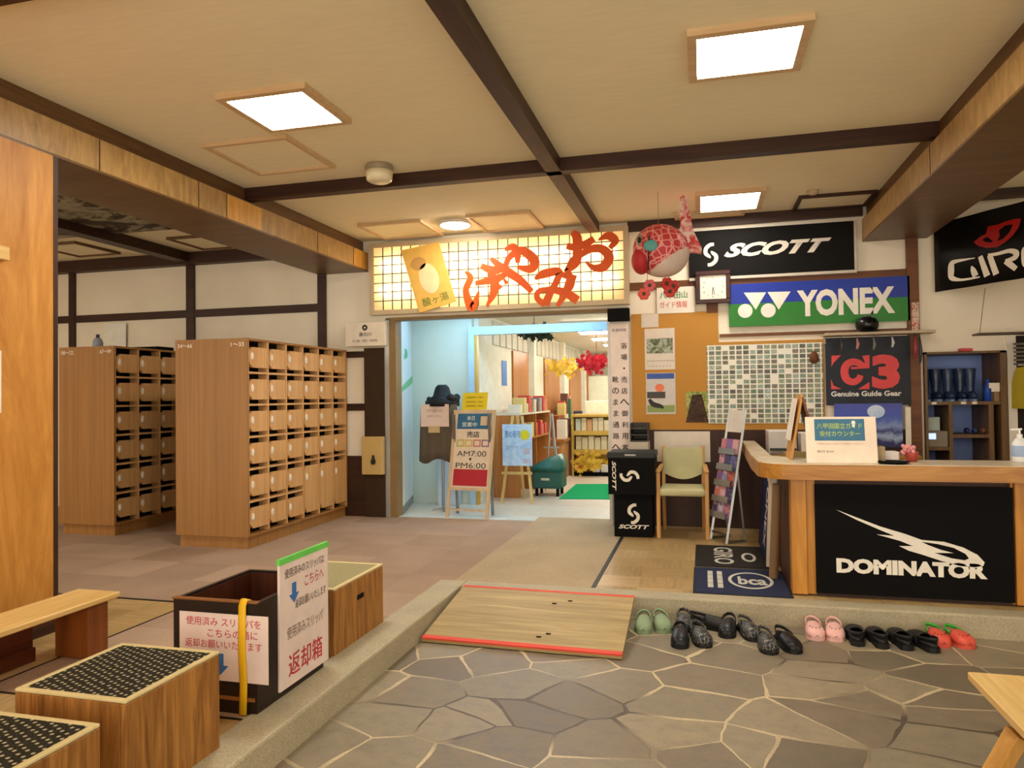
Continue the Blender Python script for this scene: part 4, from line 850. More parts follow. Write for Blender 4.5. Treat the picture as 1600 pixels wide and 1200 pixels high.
# ------------------------------------------------------------------ shoes below the curb
def w_at(t):   # half width along the shoe, heel 0 .. toe 1
    return 0.037 + 0.016 * math.sin(min(1, t / 0.85) ** 1.3 * math.pi * 0.5) - 0.005 * math.sin(math.pi * t) * (t < 0.45)
def shoe(label, cat, x, y, ang, mat, sole, kind='clog', L=0.27, group=None, strap=None, strapback=True, tip=0, holes=None):
    t = thing({'clog': 'clog_shoe', 'slide': 'slip_on_sandal'}[kind], label, cat, (0, 0, 0), group)
    def out(k=1.0, n=22):
        pts = []
        for i in range(n + 1):
            a = i / n; e = (1 - (1 - min(1, a / 0.12)) ** 2) ** 0.5 * (1 - max(0, (a - 0.72) / 0.28) ** 2.3) ** 0.5; pts.append((w_at(a) * e * k, (a - 0.5) * L * (0.97 + 0.03 * k)))
        return pts + [(-p[0], p[1]) for p in pts[::-1][1:-1]]
    bm = BM(); prism(bm, out(1.0), 0.0, 0.028, 'Z'); obj('sole', bm, sole, t)
    bm = BM(); prism(bm, out(0.82), 0.028, 0.031, 'Z'); obj('footbed', bm, M_RUBBER if kind == 'clog' and mat != M_RUBBER else flat('1a1a1c', 0.8), t)
    # upper: a vault over the front of the foot
    bm = BM(); n, mseg = 12, 14; a0 = 0.42; rows = []
    for i in range(n + 1):
        a = a0 + (1 - a0) * i / n
        e = (1 - max(0, (a - 0.72) / 0.28) ** 2.3) ** 0.5 if a < 1 else 0.02
        H = (0.062 - 0.022 * ((a - a0) / (1 - a0)) ** 1.5) * max(e, 0.02) ** 0.55; ww = w_at(a) * max(e, 0.02) * 1.02
        rows.append([bm.verts.new((ww * math.sin(b), (a - 0.5) * L, 0.018 + H * max(0, math.cos(b)) ** 0.62)) for b in [-math.pi / 2 + math.pi * j / mseg for j in range(mseg + 1)]])
    for A, B_ in zip(rows, rows[1:]):
        for j in range(mseg): bm.faces.new((A[j], A[j + 1], B_[j + 1], B_[j]))
    o = obj('upper', bm, mat, t, True); md = o.modifiers.new('s', 'SOLIDIFY'); md.thickness = 0.005; md.offset = -1
    if holes:
        bm = BM()
        for hx_, hy in ((-0.02, 0.30), (0.0, 0.33), (0.02, 0.30), (-0.028, 0.22), (0.028, 0.22)):
            a = 0.5 + hy; H = (0.062 - 0.022 * ((a - a0) / (1 - a0)) ** 1.5); bb = math.asin(max(-1, min(1, hx_ / w_at(a))))
            e = (1 - max(0, (a - 0.72) / 0.28) ** 2.3) ** 0.5
            ball(bm, (hx_ * e, hy * L, 0.018 + H * e ** 0.55 * math.cos(bb) ** 0.62 + 0.0005), (0.0048, 0.0048, 0.002), 8, 5)
        obj('vent_holes', bm, flat('3a2320', 0.8), o)
    if kind == 'clog':
        bm = BM(); wall = []
        for i in range(15):
            b = math.pi * i / 14; a = 0.43 * (1 - abs(math.sin(b)) ** 0.8) if False else 0.43 - 0.41 * math.sin(b) ** 0.8
            wall.append((w_at(a) * 1.0 * math.cos(b), (a - 0.5) * L))
        lo = [bm.verts.new((p[0], p[1], 0.022)) for p in wall]; hi = [bm.verts.new((p[0], p[1], 0.052)) for p in wall]
        for i in range(14): bm.faces.new((lo[i], lo[i + 1], hi[i + 1], hi[i]))
        r = obj('heel_rim', bm, mat, t, True); md = r.modifiers.new('s', 'SOLIDIFY'); md.thickness = 0.005
        bm = BM()
        if strapback: pts = [(w_at(0.42) * 1.06 * math.cos(b), (-0.08 - 0.42 * math.sin(b)) * L, 0.058 + 0.018 * math.sin(b)) for b in [math.pi * i / 12 for i in range(13)]]
        else: pts = [(w_at(0.42) * 1.08 * math.cos(b), (-0.08 + 0.05 * math.sin(b)) * L, 0.058 + 0.055 * math.sin(b)) for b in [math.pi * i / 12 for i in range(13)]]
        lo = [bm.verts.new((p[0], p[1], p[2] - 0.009)) for p in pts]; hi = [bm.verts.new((p[0], p[1], p[2] + 0.009)) for p in pts]
        for i in range(12): bm.faces.new((lo[i], lo[i + 1], hi[i + 1], hi[i]))
        r = obj('strap', bm, strap or mat, t, True); md = r.modifiers.new('s', 'SOLIDIFY'); md.thickness = 0.005
    if tip: t.rotation_euler = (0, tip, ang); t.location = (x, y, 0.0 + 0.05 * abs(math.sin(tip)))
    else: t.rotation_euler = (0, 0, ang); t.location = (x, y, 0.0)
    return t
PI = math.pi
M_PINKS = flat('eab6ae', 0.6); M_GREENS = flat('869a76', 0.6); M_REDS = flat('df5a47', 0.5); M_GSTR = flat('3fae35', 0.4)
M_BSH = m_blotch('scuffed_black', [(0.3, '0d0d0f'), (0.6, '1d1e22'), (0.75, '3a3b40')], 30, 0.35)
M_BSL = flat('1a1818', 0.5)
M_BSG = m_blotch('patterned_black', [(0.35, '111114'), (0.5, '2a2c30'), (0.62, '8f8b80')], 55, 0.4)
sh = shoe
sh('sage green clog next to the ramp, left one of its pair', 'shoe', -0.375, 4.56, PI + .05, M_GREENS, M_GREENS, L=.25)
sh('sage green clog, right one of its pair beside the ramp', 'shoe', -0.268, 4.60, PI + .22, M_GREENS, M_GREENS, L=.25)
sh('black clog in front of the tangled black shoes, left one of its pair', 'shoe', -0.150, 4.36, PI + .02, M_BSH, M_RUBBER)
sh('black clog in front of the tangled black shoes, right one of its pair', 'shoe', -0.038, 4.40, PI + .25, M_BSG, M_RUBBER)
sh('grey-flecked black clog by the curb behind the front black pair', 'shoe', -0.135, 4.645, PI + .05, M_BSG, M_RUBBER, L=.25)
sh('black clog lying turned against the curb, pointing sideways', 'shoe', 0.02, 4.66, -PI / 2 - .35, M_BSL, M_RUBBER, L=.26)
sh('shiny black clog, left one of the second black pair from the ramp', 'shoe', 0.125, 4.60, PI - .12, M_BSH, M_RUBBER)
sh('patterned black clog, right one of the second black pair from the ramp', 'shoe', 0.240, 4.57, PI + .28, M_BSG, M_RUBBER)
sh('black clog farthest out on the stones, left one of its pair', 'shoe', 0.325, 4.37, PI + .12, M_BSG, M_RUBBER)
sh('black clog farthest out on the stones, right one of its pair', 'shoe', 0.440, 4.41, PI + .30, M_BSH, M_RUBBER)
sh('pale pink clog, left one of the pink pair', 'shoe', 0.615, 4.655, PI + .03, M_PINKS, M_PINKS, L=.23, holes=True)
sh('pale pink clog, right one of the pink pair', 'shoe', 0.728, 4.66, PI - .06, M_PINKS, M_PINKS, L=.23, holes=True)
sh('black slip-on next to the pink clogs, open heel towards the hall', 'shoe', 0.835, 4.62, -.08, M_BSL, M_RUBBER)
sh('black slip-on with open heel, second of the four in a row after the pink clogs', 'shoe', 0.950, 4.605, .02, M_BSL, M_RUBBER)
sh('black slip-on with open heel, third of the four in a row after the pink clogs', 'shoe', 1.068, 4.605, .08, M_BSL, M_RUBBER)
sh('black slip-on with open heel, standing beside the red clogs', 'shoe', 1.178, 4.59, .25, M_BSL, M_RUBBER)
sh('coral red clog with a green strap, left one of its pair', 'shoe', 1.270, 4.665, PI + .15, M_REDS, M_REDS, L=.20, strap=M_GSTR, holes=True)
sh('coral red clog with a green strap, right one of its pair', 'shoe', 1.385, 4.67, PI + .35, M_REDS, M_REDS, L=.20, strap=M_GSTR, holes=True)

# ------------------------------------------------------------------ banners and boards on the back wall
def wy(px, py, y=W): p = at_y(px, py, y); return (p.x, p.z)
t = thing('black_banner', 'long black signboard with a white S mark and slanted white lettering under the ceiling', 'banner', (0.65, W - 0.04, 2.58))
bm = BM(); box(bm, (-0.11, W - 0.045, 2.59), (1.40, W - 0.021, 3.055), 0.003); obj('board', bm, flat('141210', 0.7, 0, 0.12), t)
bm = BM(); box(bm, (-0.11, W - 0.05, 2.565), (1.42, W - 0.02, 2.592)); box(bm, (1.40, W - 0.05, 2.592), (1.42, W - 0.02, 3.055)); obj('frame_edge', bm, flat('c9bfae', 0.4), t)
P_ = Vector((0, W - 0.045, 0)); s_emblem(0.10, 2.815, 0.105, flat('d9d0c0'), t, P_, X, Z)
text('SCOTT', flat('d9d0c0'), t, Vector((0.715, W - 0.045, 2.845)), X, Z, 0.98, 0.135, 0.05, 0.45)
t = thing('wall_clock', 'square clock with dark wooden frame and white face', 'clock', (0.115, W - 0.06, 2.33))
bm = BM()
for a, b in (((-0.05, 2.33), (0.28, 2.372)), ((-0.05, 2.608), (0.28, 2.65)), ((-0.05, 2.372), (-0.008, 2.608)), ((0.238, 2.372), (0.28, 2.608))): box(bm, (a[0], W - 0.085, a[1]), (b[0], W - 0.04, b[1]), 0.005)
obj('frame', bm, wood('clock_frame', '2a110b', '451e14', 'X', 10, 0.35), t)
bm = BM(); box(bm, (-0.008, W - 0.065, 2.372), (0.238, W - 0.045, 2.608)); fc = obj('face', bm, flat('ece5d2', 0.6), t)
for i in range(12):
    a = PI / 6 * i; kx, kz = math.sin(a), math.cos(a); k = 0.092 / max(abs(kx), abs(kz)) * (0.92 if i % 3 else 1)
    text(str(i or 12), flat('8a8578'), fc, Vector((0.115 + kx * k, W - 0.065, 2.49 + kz * k)), X, Z, None, 0.022, 0.01, name='numeral')
for ang, ln, wd, nm in ((PI * (1 + 0.03), 0.075, 0.006, 'hour_hand'), (PI * 0.93, 0.08, 0.004, 'minute_hand')):
    bm = BM(); bar(bm, (0.115, W - 0.068, 2.49), (0.115 + math.sin(ang) * ln, W - 0.068, 2.49 + math.cos(ang) * ln), 0.002, wd, X if abs(math.cos(ang)) > 0.5 else Z); obj(nm, bm, M_INK, fc)
t = thing('sponsor_board', 'blue and green signboard with large white lettering, two triangles and two discs', 'banner', (1.06, W - 0.05, 2.09))
zb0, zb1 = 2.095, 2.51; zm = 2.315
bm = BM(); box(bm, (0.262, W - 0.05, zb0), (1.862, W - 0.021, zm)); obj('green_half', bm, flat('1f7a1a', 0.4), t)
bm = BM(); box(bm, (0.262, W - 0.05, zm), (1.862, W - 0.021, zb1)); obj('blue_half', bm, flat('0b2f9c', 0.4), t)
P_ = Vector((0, W - 0.05, 0)); MWY = flat('efe9dc', 0.5)
def yx(cx, cy): return wy(1080 + cx / 4.444, 340 + cy / 4.444, W - 0.05)
shape([[yx(365, 521), yx(520, 519), yx(448, 640)]], MWY, t, P_, X, Z); shape([[yx(530, 517), yx(690, 513), yx(608, 640)]], MWY, t, P_, X, Z)
for c_ in (yx(375, 648), yx(535, 645)): shape([ring(c_[0], c_[1], 0.068, 0.068)], MWY, t, P_, X, Z, lift=0.0014)
a, b = yx(735, 590), yx(1415, 560); text('YONEX', MWY, t, Vector(((a[0] + b[0]) / 2, W - 0.05, 2.295)), X, Z, b[0] - a[0], 0.255, 0.045)
# cork board and what is pinned on it
bm = BM(); box(bm, (-0.69, W - 0.02, 1.09), (0.16, W - 0.008, 2.26)); box(bm, (0.16, W - 0.02, 1.09), (1.12, W - 0.008, 1.95))
single('cork_board', bm, m_speckle('cork', 'b8843a', 'c4904a', 300), 'large orange-brown cork board on the wall behind the armchair', 'cork board')
bm = BM(); box(bm, (0.17, W - 0.012, 2.03), (1.84, W - 0.004, 2.06)); struct('trim_24', bm, M_WHITE)
YC = W - 0.02
def paper(name, label, cat, px0, py0, px1, py1, mat, th=0.002, y=YC, group=None):
    a = wy(px0, py0, y); b = wy(px1, py1, y); x0, x1, z0, z1 = min(a[0], b[0]), max(a[0], b[0]), min(a[1], b[1]), max(a[1], b[1])
    bm = BM(); box(bm, (x0, y - th, z0), (x1, y, z1))
    t = thing(name, label, cat, ((x0 + x1) / 2, y - th, z0), group); obj('sheet', bm, mat, t); return t, x0, x1, z0, z1, Vector((0, y - th, 0))
paper('pinned_note', 'small white note pinned at the top of the cork board above the calendars', 'note', 1002, 491, 1029, 511, flat('d9cfc0'))
t, x0, x1, z0, z1, P_ = paper('wall_calendar', 'upper calendar on the cork board with a green landscape photo over a white date sheet', 'calendar', 1007, 514, 1055, 577, flat('dcd0c0'))
shape([rect(x0 + 0.02, z1 - 0.25, x1 - 0.02, z1 - 0.10)], m_blotch('landscape_print', [(0.35, '3d4a2a'), (0.5, '77805c'), (0.6, 'b9bdb0'), (0.7, '565e3c')], 14, 0.5), t, P_, X, Z, name='picture')
shape([rect(x0 + 0.02, z0 + 0.085, x1 - 0.01, z0 + 0.09)] + [rect(x0 + 0.04 + i * 0.034, z0 + 0.03, x0 + 0.05 + i * 0.034, z0 + 0.04) for i in range(7)], flat('9a8f80'), t, P_, X, Z, name='dates')
t, x0, x1, z0, z1, P_ = paper('wall_calendar', 'lower calendar on the cork board with a blue sky, orange shape and dark animal picture', 'calendar', 1009, 583, 1056, 647, flat('cdc6c0'))
shape([rect(x0 + 0.01, z1 - 0.06, x1 - 0.01, z1 - 0.005)], flat('3e5aa0'), t, P_, X, Z, name='picture'); shape([ring((x0 + x1) / 2 - 0.01, z1 - 0.15, 0.045, 0.04)], flat('e57b55'), t, P_, X, Z, name='picture')
shape([rect(x0 + 0.01, z0 + 0.16, x0 + 0.19, z0 + 0.225)], flat('4a463f'), t, P_, X, Z, name='picture'); shape([rect(x0 + 0.01, z0 + 0.02, x1 - 0.01, z0 + 0.09)], flat('8fa05c'), t, P_, X, Z, name='picture')
brush([[(x0 + 0.03, z0 + 0.15, 0.03), (x0 + 0.07, z0 + 0.10, 0.05), (x0 + 0.14, z0 + 0.08, 0.04), (x0 + 0.17, z0 + 0.06, 0.02)]], flat('2f2d28'), t, P_, X, Z, 0.001, 0.0015, 'picture')
t, x0, x1, z0, z1, P_ = paper('brown_photo_panel', 'brown and green cut-out photo of a trunk beside the photo collage', 'photo', 1072, 612, 1106, 660, m_blotch('tree_print', [(0.35, '5c6a2c'), (0.5, '8e9a4a'), (0.65, 'b9b878')], 16, 0.6))
xm = (x0 + x1) / 2; shape([[(xm - 0.11, z0), (xm + 0.11, z0), (xm + 0.05, z1 - 0.03), (xm - 0.045, z1 - 0.03)]], m_blotch('trunk_print', [(0.35, '2a180c'), (0.6, '4d3320'), (0.75, '7c5c40')], 20, 0.6), t, P_, X, Z, name='picture')
t, x0, x1, z0, z1, P_ = paper('photo_collage', 'large white sheet filled with rows of small photos left of the black red-lettered banner', 'photo collage', 1104, 540, 1287, 661, m_photos(), 0.004, YC - 0.002)
bm = BM(); c_ = wy(1272, 553, YC - 0.02); lathe(bm, (c_[0], YC - 0.02, c_[1] - 0.06), [(0.02, -0.03), (0.045, 0.0), (0.03, 0.06), (0.01, 0.09)], 12); single('hanging_charm', bm, flat('6b3c22', 0.7), 'small brown woven charm hanging at the upper corner of the photo collage', 'charm', smooth=True)
t, x0, x1, z0, z1, P_ = paper('tour_notice', 'white sheet with green and red writing hung between the fish lantern and the clock', 'notice', 1026, 450, 1086, 488, flat('e9e0cf'), 0.002, W - 0.022)
text('八甲田山', flat('4f8a5c'), t, P_ + Vector((-0.27, 0, 2.435)), X, Z, 0.27, 0.07, 0.03); text('ガイド情報', flat('d27a70'), t, P_ + Vector((-0.27, 0, 2.34)), X, Z, 0.27, 0.065, 0.03)
paper('wall_sheet', 'blank white sheet on the wall directly behind the armchair', 'paper', 1022, 674, 1110, 722, flat('e4d8c4'), 0.002, W - 0.022)
# letter trays on the small stand beside the notice
t = thing('letter_tray', 'stack of dark letter trays on a pale stand left of the armchair', 'tray', (-0.6, 7.3, 0.93))
bm = BM(); box(bm, (-0.70, 7.15, S), (-0.52, 7.42, 0.985)); obj('stand', bm, flat('c9bda8'), t)
for z in (1.0, 1.06, 1.12):
    bm = BM(); box(bm, (-0.69, 7.16, z - 0.012), (-0.52, 7.42, z)); box(bm, (-0.69, 7.40, z), (-0.52, 7.42, z + 0.045)); box(bm, (-0.69, 7.16, z), (-0.682, 7.40, z + 0.045)); box(bm, (-0.528, 7.16, z), (-0.52, 7.40, z + 0.045)); obj('tray', bm, flat('3a342c', 0.5), t)

# black-and-red hanging banner, mountain poster, shelf with hooks
t = thing('red_letter_banner', 'dark banner with large red letter and digit hanging under the wall shelf', 'banner', (1.49, W - 0.06, 1.31))
bm = BM(); box(bm, (1.128, W - 0.06, 1.32), (1.852, W - 0.052, 1.955), 0.003); obj('cloth', bm, m_blotch('black_cloth', [(0.3, '0d1018'), (0.6, '1a2230'), (0.75, '2a3648')], 3, 0.45), t)
YG = W - 0.06; P_ = Vector((0, YG, 0)); MRG = flat('e2484a', 0.5)
def gx(cx, cy): return wy(1270 + cx / 4.615, 480 + cy / 4.615, YG)
k = (gx(400, 0)[0] - gx(300, 0)[0]) / 100
def gst(*p): return [(*gx(a, b), w * k) for a, b, w in p]
brush([gst((360, 425, 50), (325, 400, 52), (280, 395, 54), (240, 420, 56), (228, 470, 58), (245, 520, 56), (290, 540, 52), (330, 520, 48), (345, 490, 44))], MRG, t, P_, X, Z, 0.001, 0.0004, 'emblem')
shape([[gx(275, 448), gx(405, 440), gx(405, 410), gx(360, 410), gx(340, 430), gx(275, 430)]], MRG, t, P_, X, Z, lift=0.0034)
shape([[gx(355, 350), gx(408, 345), gx(408, 440), gx(380, 440), gx(372, 390)]], MRG, t, P_, X, Z, lift=0.0046); shape([[gx(132, 520), gx(150, 565), gx(208, 590), gx(132, 592)]], MRG, t, P_, X, Z); shape([[gx(135, 350), gx(205, 345), gx(150, 400), gx(135, 430)]], MRG, t, P_, X, Z); shape([[gx(325, 592), gx(408, 540), gx(408, 590)]], MRG, t, P_, X, Z)
a, b = gx(428, 590), gx(625, 338); text('3', MRG, t, Vector(((a[0] + b[0]) / 2, YG, (a[1] + b[1]) / 2)), X, Z, b[0] - a[0], b[1] - a[1], 0.06)
a, b = gx(132, 640), gx(640, 605); text('Genuine Guide Gear', flat('e6e3de'), t, Vector(((a[0] + b[0]) / 2, YG, (a[1] + b[1]) / 2)), X, Z, b[0] - a[0], 0.05, 0.03)
m = Mat('mountain_print', 0.3); v = m.coord(); sp = m.n('ShaderNodeSeparateXYZ'); m.l(v, sp.inputs[0])
nz = m.noise(v, 7, 5, 0.65, 0.4); hgt = m.math('ADD', sp.outputs[2], m.math('MULTIPLY', m.math('SUBTRACT', nz, 0.5), 0.16))
m.col(m.ramp(hgt, [(0.0, hexc('0b1450')), (0.06, hexc('101a66')), (0.10, hexc('9fb4dd')), (0.14, hexc('1a2a7a')), (0.19, hexc('7f94cf')), (0.24, hexc('2f55b8')), (0.30, hexc('1537b4')), (0.42, hexc('0b1f9a'))]))
t, x0, x1, z0, z1, P_ = paper('mountain_poster', 'blue poster of snowy mountains under a bright sky below the red-lettered banner', 'poster', 1303, 631, 1411, 699, m.m, 0.003, W - 0.062)
shape([ring(x0 + 0.36, z1 - 0.075, 0.075, 0.06)], m_blotch('sun_print', [(0.3, 'a9d0ff'), (0.7, 'eaf5ff')], 6, 0.4), t, P_, X, Z, name='sun')
bm = BM(); box(bm, (1.80, W - 0.064, 0.95), (1.845, W - 0.05, 1.30)); single('white_strip', bm, M_CREAMW, 'narrow cream strip between the mountain poster and the wooden post', 'strip')
bm = BM(); box(bm, (1.10, W - 0.24, 1.965), (2.02, W - 0.05, 1.99), 0.003); box(bm, (1.12, W - 0.06, 1.90), (1.15, W - 0.02, 1.966)); single('wall_shelf', bm, flat('b9a98e', 0.5), 'narrow wall shelf above the red-lettered banner', 'shelf')
bm = BM(); t_ = bmesh.new(); bmesh.ops.create_uvsphere(t_, u_segments=24, v_segments=14, radius=1)
bmesh.ops.transform(t_, matrix=Matrix.Translation((1.475, W - 0.15, 2.062)) @ Matrix.Diagonal((0.10, 0.095, 0.085, 1)), verts=t_.verts)
for q_ in t_.verts:
    if q_.co.z < 1.991: q_.co.z = 1.991
merge(bm, t_); t = thing('black_helmet', 'rounded black helmet on the narrow wall shelf', 'helmet', (1.475, W - 0.15, 1.99)); obj('shell', bm, flat('0b0b0c', 0.25), t, True)
bm = BM(); bar(bm, (1.40, W - 0.24, 2.0), (1.55, W - 0.24, 2.0), 0.03, 0.012, Z, 0.003); obj('visor', bm, M_BLACK, t)
for i, (px, hh, c) in enumerate(((1314, 0.14, '4a4642'), (1339, 0.12, 'c98a88'), (1365, 0.13, '7b7873'), (1394, 0.11, 'c9cdd0'), (1429, 0.22, 'a83a48'), (1437, 0.26, '3c4048'))):
    p = at_y(px, 540, W - 0.2); nm = ['dark grey strap', 'pink tag', 'grey steel cord', 'pale rope coil', 'red strap', 'dark buckle strap'][i]
    t = thing('hanging_gear', nm + ' hanging from a hook of the narrow wall shelf', 'gear', (p.x, W - 0.2, 1.965 - hh), 'gear hanging under the wall shelf')
    bm = BM(); tube(bm, [(p.x, W - 0.2, 1.966), (p.x, W - 0.21, 1.945), (p.x, W - 0.2, 1.93)], 0.003, 6); obj('hook', bm, M_STEEL, t)
    bm = BM(); tube(bm, [(p.x, W - 0.2, 1.94), (p.x + 0.01, W - 0.2, 1.94 - hh * 0.5), (p.x, W - 0.2, 1.955 - hh)], [0.006, 0.014, 0.009], 8); obj('strap', bm, flat(c, 0.4), t, True)
bm = BM(); bx_ = at_y(1428, 505); box(bm, (bx_.x - 0.03, W - 0.056, 1.99), (bx_.x + 0.03, W - 0.05, 2.26)); single('post_sticker', bm, m_blotch('sticker_print', [(0.4, 'b5483a'), (0.5, 'd9c9b0'), (0.65, '7a3a2c')], 18), 'narrow red and white sticker on the wooden post above the shelf', 'sticker')

# folded black banner in the corner, right
G0 = Vector((2.072, 7.40, 2.345)); GU = Vector((0.555, -0.832, 0)); GN = GU.cross(Z)
t = thing('corner_banner', 'black corner banner with a red eye emblem above white lettering', 'banner', G0)
bm = BM(); nseg = 16; rowsb = []
for i in range(nseg + 1):
    u = 1.15 * i / nseg; w_ = 0.006 * math.sin(u * 14); rowsb.append([bm.verts.new(G0 + GU * u + Z * zz + GN * w_) for zz in (0.0, 0.3, 0.62)])
for A, B_ in zip(rowsb, rowsb[1:]):
    for j in range(2): bm.faces.new((A[j], B_[j], B_[j + 1], A[j + 1]))
o = obj('cloth', bm, flat('0b0a0a', 0.45, 0, 0.25), t, True); md = o.modifiers.new('s', 'SOLIDIFY'); md.thickness = 0.004
def gp(cx, cy):
    p = on_plane(1450 + cx / 7.74, 310 + cy / 7.74, G0, GN) - G0; return (p.dot(GU), p.z)
kg = (gp(800, 600)[1] - gp(800, 700)[1]) / 100
def ggs(*p): return [(*gp(a, b), w * kg) for a, b, w in p]
MGW = flat('ece2cc', 0.5)
brush([ggs((580, 722, 12), (480, 738, 24), (340, 765, 50), (298, 800, 80), (292, 880, 90), (300, 960, 70), (400, 985, 34), (520, 972, 26), (640, 950, 18)), ggs((540, 820, 14), (560, 870, 70), (590, 940, 80)),
       ggs((645, 700, 60), (680, 800, 70), (730, 940, 80)), ggs((760, 690, 66), (790, 780, 72), (840, 920, 76)), ggs((740, 690, 40), (860, 670, 40), (1000, 635, 50), (1080, 660, 70), (1060, 720, 60), (950, 760, 40)), ggs((950, 760, 60), (1010, 800, 70), (1080, 855, 60)),
       ggs((1300, 570, 50), (1190, 610, 60), (1180, 700, 70), (1200, 810, 60), (1330, 800, 50), (1440, 760, 60), (1440, 640, 60), (1400, 570, 50), (1300, 570, 40))], MGW, t, G0, GU, Z, 0.001, 0.012)
shape([[gp(*q) for q in ((565, 530), (650, 460), (715, 430), (735, 340), (850, 320), (950, 280), (1080, 245), (1140, 250), (1110, 350), (1040, 450), (950, 530), (850, 590), (720, 600), (620, 575))], [gp(*q) for q in ((670, 500), (730, 465), (800, 520), (780, 535), (710, 530))], [gp(*q) for q in ((870, 390), (940, 330), (1040, 315), (1000, 410), (920, 490), (850, 520), (880, 450))]], flat('a5100f', 0.4), t, G0, GU, Z, 0.001, 0.012)

# ------------------------------------------------------------------ boot cupboard behind the counter
t = thing('boot_cupboard', 'open storage cupboard with rubber boots on its upper shelf, set behind the counter', 'cupboard', (2.3, 7.7, S))
M_CUP = wood('cupboard_wood', '5c4226', '7d5f3a', 'Z', 12, 0.5); x0, x1, y0, y1 = 1.975, 2.635, W - 0.02, W + 0.42
bm = BM(); box(bm, (x0, y1 - 0.01, S), (x1, y1, 1.80)); obj('back_panel', bm, flat('8aa2e2', 0.6), t)  # bluish light inside the cupboard is put into this panel's colour
bm = BM(); box(bm, (x0, y0 - 0.02, S), (x0 + 0.02, y1 - 0.01, 1.80)); box(bm, (x1 - 0.05, y0 - 0.02, S), (x1, y1 - 0.01, 1.80)); box(bm, (x0, y0 - 0.02, 1.78), (x1, y1 - 0.01, 1.80)); obj('frame', bm, M_CUP, t)
def sxz(px, py, y=W): return wy(px, py, y)
for z, xa, xb in ((1.345, x0 + 0.02, x1 - 0.05), (1.045, 2.20, 2.49), (0.93, x0 + 0.02, 2.17), (0.62, x0 + 0.02, x1 - 0.05)):
    bm = BM(); box(bm, (xa, y0, z - 0.03), (xb, y1 - 0.01, z)); obj('shelf', bm, M_CUP, t)
bm = BM(); box(bm, (2.17, y0, 0.64), (2.20, y1 - 0.01, 1.315)); box(bm, (2.49, y0, 0.64), (2.53, y1 - 0.01, 1.315)); obj('divider', bm, M_CUP, t)
for x in (2.03, 2.27, 2.36): 
    bm = BM(); box(bm, (x, y0 - 0.003, 1.32), (x + 0.04, y0, 1.342)); obj('shelf_label', bm, M_WHITE, t)
M_BOOT = flat('2f4262', 0.2); M_BOOT2 = flat('243250', 0.2)
def boot(x, y, z, label, mat):
    b = thing('rubber_boot', label, 'boot', (x, y, z), 'rubber boots in the cupboard')
    bm = BM(); lathe(bm, (x, y + 0.04, z), [(0.036, 0.02), (0.036, 0.1), (0.044, 0.2), (0.052, 0.3), (0.05, 0.305), (0.042, 0.3), (0.036, 0.2)], 18)
    ball(bm, (x, y - 0.01, z + 0.052), (0.04, 0.085, 0.042), 16, 10); obj('shaft', bm, mat, b, True)
    bm = BM(); pts = [(0.04 * math.cos(a) * 0.95, 0.105 * math.sin(a)) for a in [2 * PI * i / 20 for i in range(20)]]; prism(bm, [(x + p[0], y + p[1]) for p in pts], z, z + 0.02); obj('sole', bm, flat('8296b8', 0.4), b)
for i, (px, lab) in enumerate(((1446, 'navy rubber boot at the left end of the cupboard shelf'), (1464, 'navy rubber boot, second along the cupboard shelf'), (1483, 'navy rubber boot in the middle of the cupboard shelf'), (1502, 'navy rubber boot, fourth along the cupboard shelf'), (1518, 'navy rubber boot at the right end of the row next to the blue bottles'))):
    p = at_y(px, 620, W + 0.13); boot(p.x, W + 0.13, 1.345, lab, M_BOOT if i % 2 == 0 else M_BOOT2)
bm = BM(); p = at_y(1545, 608, W + 0.08); lathe(bm, (p.x, W + 0.1, 1.345), [(0.035, 0), (0.036, 0.12), (0.015, 0.17), (0.015, 0.2)], 16); single('blue_bottle', bm, flat('2f58c8', 0.3), 'blue bottle beside the boots in the cupboard', 'bottle', smooth=True)
bm = BM(); p = at_y(1551, 600, W + 0.05); box(bm, (2.545, W + 0.0, 1.346), (2.63, W + 0.10, 1.43)); single('cardboard_box', bm, flat('9a7a58'), 'small brown carton at the right end of the boot shelf', 'box')
bm = BM(); box(bm, (2.50, W - 0.015, 1.46), (2.59, W - 0.012, 1.51)); box(bm, (2.52, W - 0.014, 1.43), (2.60, W - 0.002, 1.46)); single('price_card', bm, M_CREAMW, 'pale card standing in front of the blue bottles in the cupboard', 'card')
t = thing('cash_box', 'grey-beige device with a blue screen on the lower left cupboard shelf', 'device', (2.08, 7.5, 0.93))
bm = BM(); box(bm, (1.998, W + 0.0, 0.93), (2.165, W + 0.3, 1.075), 0.004); obj('casing', bm, flat('8a7f6c', 0.5), t)
bm = BM(); box(bm, (2.003, W - 0.003, 1.0), (2.065, W + 0.001, 1.055)); obj('screen', bm, m_emit('lit_screen', '8fb0ee', 0.7), t)
bm = BM(); box(bm, (2.03, W + 0.1, 1.075), (2.13, W + 0.2, 1.20), 0.004); single('paper_pack', bm, flat('c3cfc4', 0.5), 'pale green-white pack standing on the grey device in the cupboard', 'pack')
for i, px in enumerate((1512, 1524, 1537, 1547)):
    p = at_y(px, 690, W + 0.08)
    bm = BM(); ball(bm, (p.x, W + 0.1, 1.045 + 0.03), (0.022, 0.05, 0.028), 12, 8)
    single('stored_shoe', bm, flat(['2a3468', '3a4a80', '8a5a48', '26326a'][i], 0.4), ['dark blue shoe, left one on the dim lower right cupboard shelf', 'blue shoe, second on the dim lower right cupboard shelf', 'brown shoe on the dim lower right cupboard shelf', 'navy shoe, right end of the dim lower cupboard shelf'][i], 'shoe', 'shoes on the lower cupboard shelf', smooth=True)
